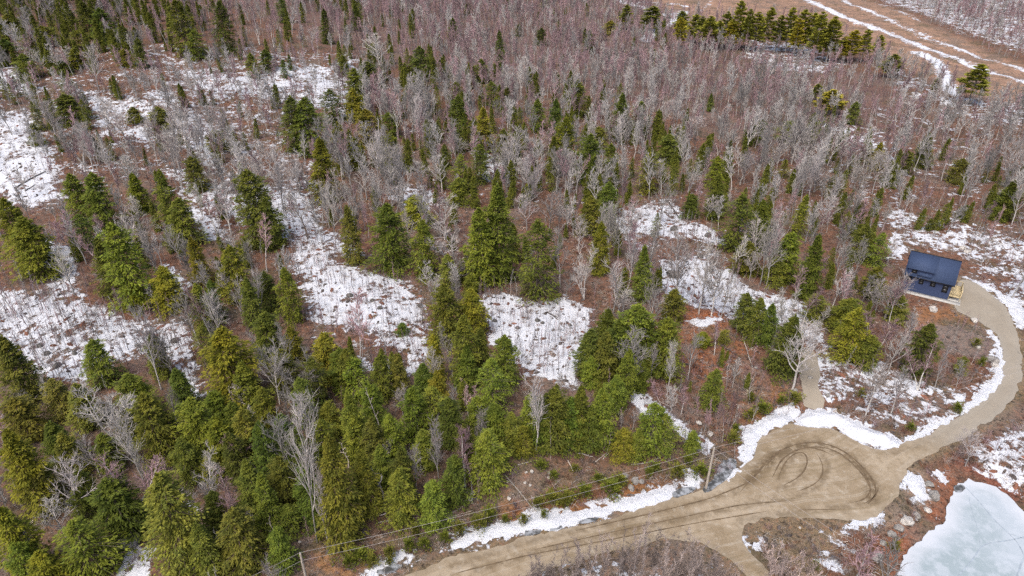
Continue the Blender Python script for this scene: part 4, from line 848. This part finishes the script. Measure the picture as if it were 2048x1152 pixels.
# low brush: tufts of dead fern, grass, twigs; stones and stumps showing through the snow
def tuft(seed, n, H, Rr, w, spread=1.):
    r = np.random.default_rng(seed); a = r.uniform(0, 6.28, n); b = r.uniform(0, Rr * .5, n)
    p0 = np.c_[np.cos(a) * b, np.sin(a) * b, np.full(n, -.05)]; d = np.c_[np.cos(a) * spread * r.uniform(.2, 1, n), np.sin(a) * spread * r.uniform(.2, 1, n), np.ones(n)]
    P = grow(p0, d / np.linalg.norm(d, axis=1, keepdims=True), H * r.uniform(.5, 1.2, n), 4, -.12, .12, r)
    return tubes(P, w * np.linspace(1, .5, 4)[None] + 0 * P[:, :, 0], 3)
def mound(seed, Rr, H):
    r = np.random.default_rng(seed); n, m = 9, 4; V = [(0, 0, H)]; F = []
    for i in range(1, m):
        for j in range(n):
            q = Rr * (i / (m - 1)) * r.uniform(.75, 1.2); a = j / n * 6.283
            V.append((1.6 * q * math.cos(a), .8 * q * math.sin(a), H * (1 - (i / (m - 1)) ** 2) * r.uniform(.8, 1.1) - (i == m - 1) * .12))
    V = np.array(V); F = [[0, 0 + 1 + j, 1 + (j + 1) % n, 0] for j in range(n)]
    Q = []
    for j in range(n): Q.append((0, 1 + j, 1 + (j + 1) % n))
    T_ = [q for q in Q]
    for i in range(m - 2):
        for j in range(n):
            a, b = 1 + i * n + j, 1 + i * n + (j + 1) % n; T_ += [(a, a + n, b + n), (a, b + n, b)]
    return V, np.array(T_)
brush = [mesh('brush', *tuft(800 + i, [26, 34, 22, 30][i], [.55, .8, .5, .9][i], [.5, .7, .4, .8][i], .016), [M['redbrush'], M['darktwig'], M['straw'], M['redbrush']][i]) for i in range(4)]
brush += [mesh('brush', *mound(820 + i, [.26, .36, .3][i], [.16, .2, .22][i]), [M['darkwood'], M['redbrush'], M['darkwood']][i]) for i in range(3)]
def sticks(seed):
    r = np.random.default_rng(seed); n = 7; a = r.uniform(0, 3.14, n); p = np.c_[r.normal(0, .5, (n, 2)), r.uniform(.02, .2, n)]; L = r.uniform(.4, 1.5, n); d = np.c_[np.cos(a), np.sin(a), r.normal(0, .12, n)] * L[:, None]
    return tubes(np.stack([p - d / 2, p + r.normal(0, .04, (n, 3)), p + d / 2], 1), np.outer(r.uniform(.012, .035, n), (1, .9, .6)), 3)
brush += [mesh('brush', *tuft(830 + i, 22, 1.3, .8, .012, .6), M['darktwig'] if i else M['pinktwig']) for i in range(2)]
brush += [mesh('brush', *sticks(840 + i), M['dead'] if i < 2 else M['bark']) for i in range(3)]
br_c = proto_col('brush', brush)
Bp, rB = scatter(3, .9, 240, 9, .5)
for b in BANKS: Bp = Bp[sdf(Bp, gp_cache(b[0])) > .1]
cv = cover_at(Bp)
pkB = np.where(cv > .55, rB.choice([4, 5, 4, 6, 1, 8, 0, 8, 9], len(Bp)), rB.choice([0, 1, 2, 3, 0, 7, 8, 8, 7, 6, 9, 10, 11], len(Bp)))
mass('low_brush', np.c_[Bp, hgt(Bp[:, 0], Bp[:, 1])], rB.uniform(.5, 1.25, len(Bp)) * np.where(cv > .55, 1.25, 1.), pkB, None, br_c, 'low reddish brush, dead grass and small stumps on the forest floor', 'brush')

# ------------------------------------------------------------------ the dark blue house
HL = plane_pt(1803, 578); HANG = math.radians(-31.38); HW, HD, EV, RG = 7.9, 7.0, 3.4, 6.9
m_wall = simple('navy_siding', (.046, .066, .138), .12, 2.5, .6); m_roof = simple('navy_shingles', (.045, .068, .132), .3, 9, .75, bump=.4)
m_black = simple('black_frame', (.012, .012, .014), .1, 3, .4); m_glass, gt, gb = mat('dark_window_glass'); gb.inputs['Base Color'].default_value = (.03, .03, .03, 1); gb.inputs['Roughness'].default_value = .06; gb.inputs['Specular IOR Level'].default_value = .7
m_deck = simple('new_pine_boards', (.60, .49, .29), .15, 4, .7); m_conc = simple('pale_concrete', (.46, .45, .42), .15, 1.5, .9, bump=.15)
house = thing('house', 'dark navy blue house with a dormer and pale wooden deck by the driveway', 'house', (HL[0], HL[1], 0), HANG)
def slab(Q, th):
    """a flat quad given thickness th along its normal (downwards)"""
    Q = np.array(Q, float); n = np.cross(Q[1] - Q[0], Q[3] - Q[0]); n /= np.linalg.norm(n)
    V = np.concatenate([Q, Q - n * th]); return V, np.array([[0,1,2,3],[7,6,5,4],[0,4,5,1],[1,5,6,2],[2,6,7,3],[3,7,4,0]])
SL = (RG - EV) / (HD / 2 + .4); zw = EV + .4 * SL - .12
V = np.array([(0,0,-.3),(HW,0,-.3),(HW,HD,-.3),(0,HD,-.3),(0,0,zw),(HW,0,zw),(HW,HD,zw),(0,HD,zw),(0,HD/2,RG-.14),(HW,HD/2,RG-.14)])
link('wall', mesh('wall', V, [[0,1,5,4],[1,2,6,9,5],[2,3,7,6],[3,0,4,8,7],[4,5,9,8],[6,7,8,9]], m_wall), house)
roof = link('roof', mesh('roof', *join([slab([(-.4,-.4,EV),(HW+.4,-.4,EV),(HW+.4,HD/2,RG),(-.4,HD/2,RG)], .14), slab([(HW+.4,HD+.4,EV),(-.4,HD+.4,EV),(-.4,HD/2+.003,RG),(HW+.4,HD/2+.003,RG)], .14)]), m_roof), house)
link('ridge_cap', mesh('ridge_cap', *boxes([(-.41, HD/2-.1, RG-.05, HW+.41, HD/2+.1, RG+.03)]), m_black), roof)
link('fascia', mesh('fascia', *boxes([(-.42,-.44,EV-.2,HW+.42,-.405,EV-.01),(-.42,HD+.405,EV-.2,HW+.42,HD+.44,EV-.01)]), m_black), roof)
d0, d1, dn, dz = .1, 4.35, .12, 4.9; dsl = (RG - .03 - dz) / (HD / 2 - (dn - .35))
dorm = link('dormer', mesh('dormer', [(d0,dn,EV),(d1,dn,EV),(d1,HD/2-.2,EV),(d0,HD/2-.2,EV),(d0,dn,dz+.35*dsl-.13),(d1,dn,dz+.35*dsl-.13),(d1,HD/2-.2,RG-.3),(d0,HD/2-.2,RG-.3)], [[0,1,5,4],[1,2,6,5],[2,3,7,6],[3,0,4,7],[4,5,6,7]], m_wall), house)
link('dormer_roof', mesh('dormer_roof', *slab([(d0-.3,dn-.35,dz),(d1+.25,dn-.35,dz),(d1+.25,HD/2-.02,RG+.02),(d0-.3,HD/2-.02,RG+.02)], .12), m_roof), dorm)
link('lower_roof', mesh('lower_roof', *slab([(1.75,-.32,EV+.42),(4.2,-.32,EV+.42),(4.2,dn+.02,EV+1.0),(1.75,dn+.02,EV+1.0)], .1), m_roof), dorm)
def window(cx, cz, w, h, n, parent=house):
    f = .075
    o = link('window', mesh('window', *boxes([(cx-w/2-f,n-.06,cz-h/2-f,cx+w/2+f,n+.02,cz-h/2),(cx-w/2-f,n-.06,cz+h/2,cx+w/2+f,n+.02,cz+h/2+f),(cx-w/2-f,n-.06,cz-h/2,cx-w/2,n+.02,cz+h/2),(cx+w/2,n-.06,cz-h/2,cx+w/2+f,n+.02,cz+h/2),(cx-w/2,n-.045,cz-.02,cx+w/2,n+.02,cz+.02)]), m_black), parent)
    link('pane', mesh('pane', *boxes([(cx-w/2, n-.025, cz-h/2, cx+w/2, n-.01, cz-.02), (cx-w/2, n-.025, cz+.02, cx+w/2, n-.01, cz+h/2)]), m_glass), o)
for cx, cz, w, h in ((.75, 2.5, .6, .75), (2.8, 2.5, .65, .8), (4.8, 2.5, .75, .75), (6.95, 2.15, .8, 1.35)): window(cx, cz, w, h, 0)
window(1.15, 4.35, .75, .7, dn)
deck = link('deck', mesh('deck', *boxes([(HW+.02, .25+.2*i, 1.02, HW+2.0, .25+.2*i+.185, 1.06) for i in range(24)]), m_deck), house)
rail = link('railing', mesh('railing', *boxes([(HW+1.9,.2,1.98,HW+2.05,5.05,2.06),(HW+.02,.2,1.98,HW+1.9,.33,2.06),(HW+.02,4.92,1.98,HW+1.9,5.05,2.06),(HW+1.93,.24,1.12,HW+2.02,5.0,1.2),(HW+.02,.22,1.12,HW+1.9,.3,1.2)] +
     [(HW+1.95,.3+.14*i,1.2,HW+1.99,.34+.14*i,1.98) for i in range(33)] + [(HW+.08+.14*i,.24,1.2,HW+.12+.14*i,.28,1.98) for i in range(13)]), m_deck), deck)
for x, y in ((1.95, .3), (1.95, 2.6), (1.95, 4.9), (.1, .3)): link('post', mesh('post', *boxes([(HW+x-.06, y-.06, -.3, HW+x+.06, y+.06, 2.1)]), m_deck), deck)
link('rim_board', mesh('rim_board', *boxes([(HW+2.0,.2,.8,HW+2.04,5.05,1.06),(HW+.02,.16,.8,HW+2.0,.2,1.06)]), m_deck), deck)
walk = tag(link('concrete_walk', mesh('concrete_walk', *boxes([(-.1,-1.25,-.3,HW+2.2,-.02,.085),(HW+.02,-.02,-.3,HW+2.2,5.2,.082)]), m_conc)), kind='structure'); walk.location = (HL[0], HL[1], 0); walk.rotation_euler = (0, 0, HANG)

# ------------------------------------------------------------------ utility poles and wires
m_pole = simple('weathered_pole_wood', (.43, .38, .32), .2, 4, .85, coords='obj'); m_wire = simple('grey_wire', (.42, .39, .38), .05, 1, .5); m_ins = simple('glazed_insulator', (.5, .48, .46), .1, 3, .3)
def pole(bx, by, tx_, ty_, label, hh=None):
    g = gnd(bx, by)[0]; k = (576 - ty_) / FPX; q = g[1] * (k * CP - SP) / (CP + k * SP); h = CAM_H + q - g[2] if hh is None else hh
    o = thing('utility_pole', label, 'utility pole', g, 0, 'utility poles along the road')
    link('pole', mesh('pole', *tubes([[(0,0,-.6),(0,0,h*.5),(0,0,h)]], [[.17,.15,.12]], 8), m_pole, None, True), o)
    link('pole_top', mesh('pole_top', *tubes([[(0,0,h-.01),(0,0,h+.03),(0,0,h+.05)]], [[.12,.1,.005]], 8), m_pole), o)
    link('insulator', mesh('insulator', *tubes([[(0,0,h+.04),(0,0,h+.14),(0,0,h+.26)]], [[.05,.08,.03]], 6), m_ins), o)
    link('bracket', mesh('bracket', *boxes([(-.05,-.3,h-1.32,.05,.3,h-1.22)]), m_pole), o)
    return g + np.array([0, 0, h])
p1 = pole(613, 1160, 606, 1107, 'pale wooden utility pole at the bottom edge below the dense evergreens')
p2 = pole(1412, 977, 1430, 897, 'pale wooden utility pole where the road bends into the turnaround')
g0 = gnd(330, 1290)[0]; p0 = g0 + np.array([0, 0, p1[2] - gnd(613, 1160)[0][2]])
pole(330, 1290, 0, 0, 'wooden utility pole next along the road past the bottom edge', p0[2] - g0[2])
pE = np.r_[plane_pt(2170, 760), 8.2]; pole(*to_px(pE[0], pE[1], 0)[:2], 0, 0, 'wooden utility pole beyond the outer bend of the driveway', 8.2)
pS = np.r_[plane_pt(1850, 1290), 7.5]; pole(*to_px(pS[0], pS[1], 0)[:2], 0, 0, 'wooden utility pole past the near shore of the pond', 7.5)
def wire(a, b, drop, sag, label):
    t = np.linspace(0, 1, 22)[:, None]; P = a + (b - a) * t; P[:, 2] += .16 - drop - sag * 4 * (t * (1 - t))[:, 0]
    tag(link('power_line', mesh('power_line', *tubes([P], [[.017] * 22], 4), m_wire)), label, 'power line', 'overhead wires along the road')
wire(p1, p2, 0, .75, 'upper overhead wire running beside the road between the two utility poles'); wire(p1, p2, 1.35, .8, 'lower overhead wire running beside the road between the two utility poles')
wire(p0, p1, 0, .4, 'upper overhead wire leaving the bottom edge pole towards the lower left'); wire(p0, p1, 1.35, .4, 'lower overhead wire leaving the bottom edge pole towards the lower left')
wire(p2, pE, 0, .9, 'upper overhead wire crossing above the turnaround towards the outer driveway'); wire(p2, pE, 1.35, .9, 'lower overhead wire crossing above the turnaround towards the outer driveway')
wire(p2, pS, .1, .7, 'upper overhead wire crossing the road from the bend pole towards the pond'); wire(p2, pS, 1.35, .7, 'lower overhead wire crossing the road from the bend pole towards the pond')

# ------------------------------------------------------------------ boulders, logs, shrubs
def rock_mesh(seed):
    import bmesh
    bm = bmesh.new(); bmesh.ops.create_icosphere(bm, subdivisions=3, radius=1); r = np.random.default_rng(seed)
    N = r.normal(size=(9, 3)); N /= np.linalg.norm(N, axis=1, keepdims=True); D = r.uniform(.62, .95, 9); f = r.uniform(1.5, 4, (4, 3)); ph = r.uniform(0, 6, 4)
    for v in bm.verts:
        p = np.array(v.co)
        for n, d in zip(N, D):
            e = p @ n - d
            if e > 0: p = p - n * e * .9
        p = p * (1 + .05 * sum(math.sin(f[i] @ p * 2 + ph[i]) for i in range(4)))
        v.co = (p[0], p[1] * .85, p[2] * .72)
    me = bpy.data.meshes.new('boulder'); bm.to_mesh(me); bm.free(); me.materials.append(M['rock']); return me
ROCKS = [rock_mesh(i) for i in range(5)]
BOULD = """258 1083 21 1;212 1085 6 1;1865 617 9 2;1948 640 7 2;1868 990 12 1;1858 967 8 1;1812 1040 12 2;1833 1029 8 1;1797 1055 9 1;1783 1067 8 1;1766 1085 6 1;1750 1110 13 1;1855 1018 7 2;1983 718 12 1;1988 729 7 2;1955 693 5 2;1420 867 6 2;1398 845 5 2;1347 547 14 0;1347 457 8 0;1400 512 6 0;1420 540 6 0;365 229 11 0;1415 470 7 0
976 978 4 2;979 983 3 2;946 986 5 2;942 995 6 2;955 968 3 2;988 955 3 2;1000 962 4 2;1015 963 3 2;1052 944 3 2;1064 942 4 2;1098 945 3 2;1097 955 3 2;1050 965 3 2;1060 970 3 2;932 1000 3 1;918 960 4 1;905 1040 5 1;830 1100 5 1;600 1083 3 2;1018 996 5 2;1270 960 10 1;1250 950 7 1;1282 962 7 1;1262 975 8 1;1620 755 5 1;1655 790 5 1;1512 735 4 1;1925 495 6 2;1935 502 6 2;1590 780 5 1;1600 1055 3 2;1690 985 0 1;745 600 5 0;990 640 5 0;1035 655 5 0;1075 640 5 0;1085 645 4 0;1140 650 4 0;700 590 6 0;760 615 5 0;840 610 6 0;115 730 9 0;95 705 6 0;150 705 6 0;350 680 8 0;330 715 6 0;80 690 6 0;275 690 5 0"""
PB = []
for j, q in enumerate(BOULD.replace('\n', ';').split(';')):
    x, y, r_, tn = [float(v) for v in q.split()]
    if r_ < 1: continue
    g = gnd(x, y + r_ * .4)[0]; dep = g[1] * CP - (g[2] - CAM_H) * SP; s = r_ / FPX * dep * 1.15
    o = link('boulder', ROCKS[j % 5]); o.location = (g[0], g[1], g[2] + s * .25); o.scale = (s, s * R.uniform(.8, 1.15), s * R.uniform(.75, 1.05)); o.rotation_euler = (R.uniform(-.2, .2), R.uniform(-.2, .2), R.uniform(0, 6.28))
    k = [.42, 1.0, 1.7][int(tn)]; o.color = (k, k * .98, k * .95, 1); tag(o, None, 'boulder', 'boulders along the road, pond and clearings')
    PB.append((o, f'{["small", "mid-sized", "big"][(s > .35) + (s > .75)]} {["dark", "grey", "pale"][int(tn)]} boulder', x, y))
make_labels(PB)
LOGS = """693 1048 706 1071 2 w;753 1047 838 1035 2.2 w;717 1061 745 1076 2 w;862 1046 945 1022 1.3 w;898 1031 946 1001 1.2 w;1009 950 1074 1025 2.6 w;1124 909 1146 898 2.4 w;1035 931 1075 921 2.2 w;1136 922 1146 943 2 w;1152 907 1186 914 2.6 w;1156 906 1166 894 2.4 w;1262 930 1322 922 2.2 w;1145 935 1166 944 1.3 w;1275 935 1278 943 2 w;1480 652 1497 715 2.6 w;1497 715 1506 742 2.2 w;30 378 92 344 3 k;50 383 70 370 2 k;1335 402 1358 437 2.6 k;375 295 395 302 2.2 k;1095 625 1115 640 2.5 k;1160 690 1168 712 2.5 k;208 1105 232 1138 3 w;300 895 325 893 2 w;760 1032 790 1022 2 w;1110 905 1130 890 1.6 w;1190 925 1215 905 1.6 w;1205 920 1232 890 1.6 w;900 1060 885 1050 1.5 w;1455 640 1520 700 2.2 k;1440 690 1475 712 2.2 k;1340 905 1300 925 1.6 w;640 1035 690 1048 1.4 w;668 1060 720 1052 1.4 w;1080 930 1100 950 1.2 w;980 985 1000 1000 1.2 w"""
PL = []
for q in LOGS.replace('\n', ';').split(';'):
    a = q.split(); x0, y0, x1, y1, w = [float(v) for v in a[:5]]
    A, B = gnd([x0, x1], [y0, y1]); dep = A[1] * CP + CAM_H * SP; rad = w / 2 / FPX * dep; c = (A + B) / 2
    t = np.linspace(0, 1, 7)[:, None]; P = A + (B - A) * t; P[:, 2] = hgt(P[:, 0], P[:, 1]) * .5 + P[:, 2] * .5 + rad * .9 + .04; P[1:-1] += R.normal(0, rad * .5, (5, 3)); P -= c
    parts = [tubes([P], [np.linspace(1.1, .6, 7) * rad], 7)]
    L = np.linalg.norm(B - A)
    for _ in range(4):
        k = R.integers(1, 6); d = np.array([R.normal(), R.normal(), abs(R.normal()) + .2]); d /= np.linalg.norm(d); parts.append(tubes([[P[k], P[k] + d * L * .07, P[k] + d * L * .14]], [[rad * .35, rad * .25, rad * .1]], 4))
    o = link('fallen_log', mesh('fallen_log', *join(parts), M['dead' if a[5] == 'w' else 'darkwood'], None, True)); o.location = c
    tag(o, None, 'fallen log', 'fallen logs on the slope and clearings')
    PL.append((o, f'{"long" if L > 5 else "short"} {"bleached" if a[5] == "w" else "dark"} fallen log', (x0 + x1) / 2, (y0 + y1) / 2))
make_labels(PL)
SHR = []
for i in range(4):
    tv, cr, br = conifer(500 + i, 1.7, 1.25, .32, 42, 20, .05, -.25, .5, .7, .34, .06)
    SHR.append((mesh('shrub_stem', *tv, M['hbark']), mesh('shrub_foliage', *cr, M['hem'])))
BUSH = """722 1113 52;745 1124 36;780 1110 30;819 1095 36;849 1091 34;832 1068 26;959 1048 44;979 1032 40;889 1081 30;868 1040 26;920 1062 36;1081 933 34;1107 955 26;1104 998 50;1134 997 46;1167 987 40;1221 975 56;1240 962 40;1354 945 44;1400 942 44;1297 950 24;1464 880 34;1047 1043 26;1087 1033 18;1524 820 40;1497 833 30;1586 795 44;1913 820 26;1819 858 20;1629 1135 22;1786 1098 26;1310 940 26;1195 960 26;1075 1010 30;780 1125 22;1470 860 22;1375 925 26;1150 940 24;1130 1010 26;1010 1040 22;700 1130 30;1060 905 30;1500 800 24;1560 805 24;560 1120 30;640 1080 20;960 960 16;520 1090 34;455 1120 36;1720 790 20;1950 690 22;1960 730 18;1840 720 24"""
PSH = []
for j, q in enumerate(BUSH.split(';')):
    x, y, w = [float(v) for v in q.split()]; g = gnd(x, y + w * .18)[0]; dep = g[1] * CP - (g[2] - CAM_H) * SP; rr = w / 2 / FPX * dep
    a, b = SHR[j % 4]; t = TONE['goog'[j % 4]]
    o = tree('evergreen_shrub', 'shrub', 'low evergreen shrubs along the road bank', a, b, 'foliage', g, (rr / 1.15, rr / 1.15, min(rr / 1.0, .9) * R.uniform(.75, 1.1)), R.uniform(0, 6.28), t[1])
    PSH.append((o, f'low {t[0]} {"wide" if w > 34 else "little"} shrub', x, y))
make_labels(PSH)
ALD = """1062 1118 1175 50;1095 1108 1170 46;1124 1090 1165 46;1155 1082 1155 50;1185 1075 1150 46;1220 1068 1140 40;1250 1072 1145 46;1280 1050 1135 52;1320 1055 1140 50;1370 1068 1150 54;1410 1072 1155 54;1450 1100 1170 46;1297 1062 1160 40;1340 1088 1165 50;1430 1098 1175 50;1080 1130 1195 46;1135 1120 1190 46;1205 1110 1185 50;1265 1112 1190 50;1385 1115 1190 50;1310 1118 1195 46;1170 1125 1195 46;1235 1125 1200 50;1350 1130 1200 46;1475 1128 1195 44;1030 1150 1215 40;1560 1085 1150 50;1590 1095 1160 54;1575 1112 1175 50;1610 1112 1175 46;1545 1122 1185 44;1630 1105 1150 36"""
PA = []
for j, (ax, ay, by, w) in enumerate([[float(v) for v in q.split()] for q in ALD.split(';')]):
    bx, g, h, dep = place_px(ax, ay, by); tm, cm, H0, S0 = BARE['a'][j % 5]; k = w / 2 / FPX * dep / 1.15
    gy = j > 25
    o = tree('bare_shrub', 'bare shrub', 'leafless shrubs below the main road', tm, cm, 'branches', g, (k, k, h / H0), R.uniform(0, 6.28), (1.15, 1.1, 1.1) if gy else (1, 1, 1), (1.5, 1.5, 1.5) if gy else (1, 1, 1))
    PA.append((o, f'{"greyish" if gy else "dark brown"} {"upright" if h > 4 else "bushy"} leafless shrub', ax, (ay + by) / 2))
MARKS += [('the side road mouth', 1490, 1110), ('the near edge of the road', 1250, 1120), ('the scrub below the road', 1360, 1130), ('the bottom edge', 1120, 1150)]
make_labels(PA)
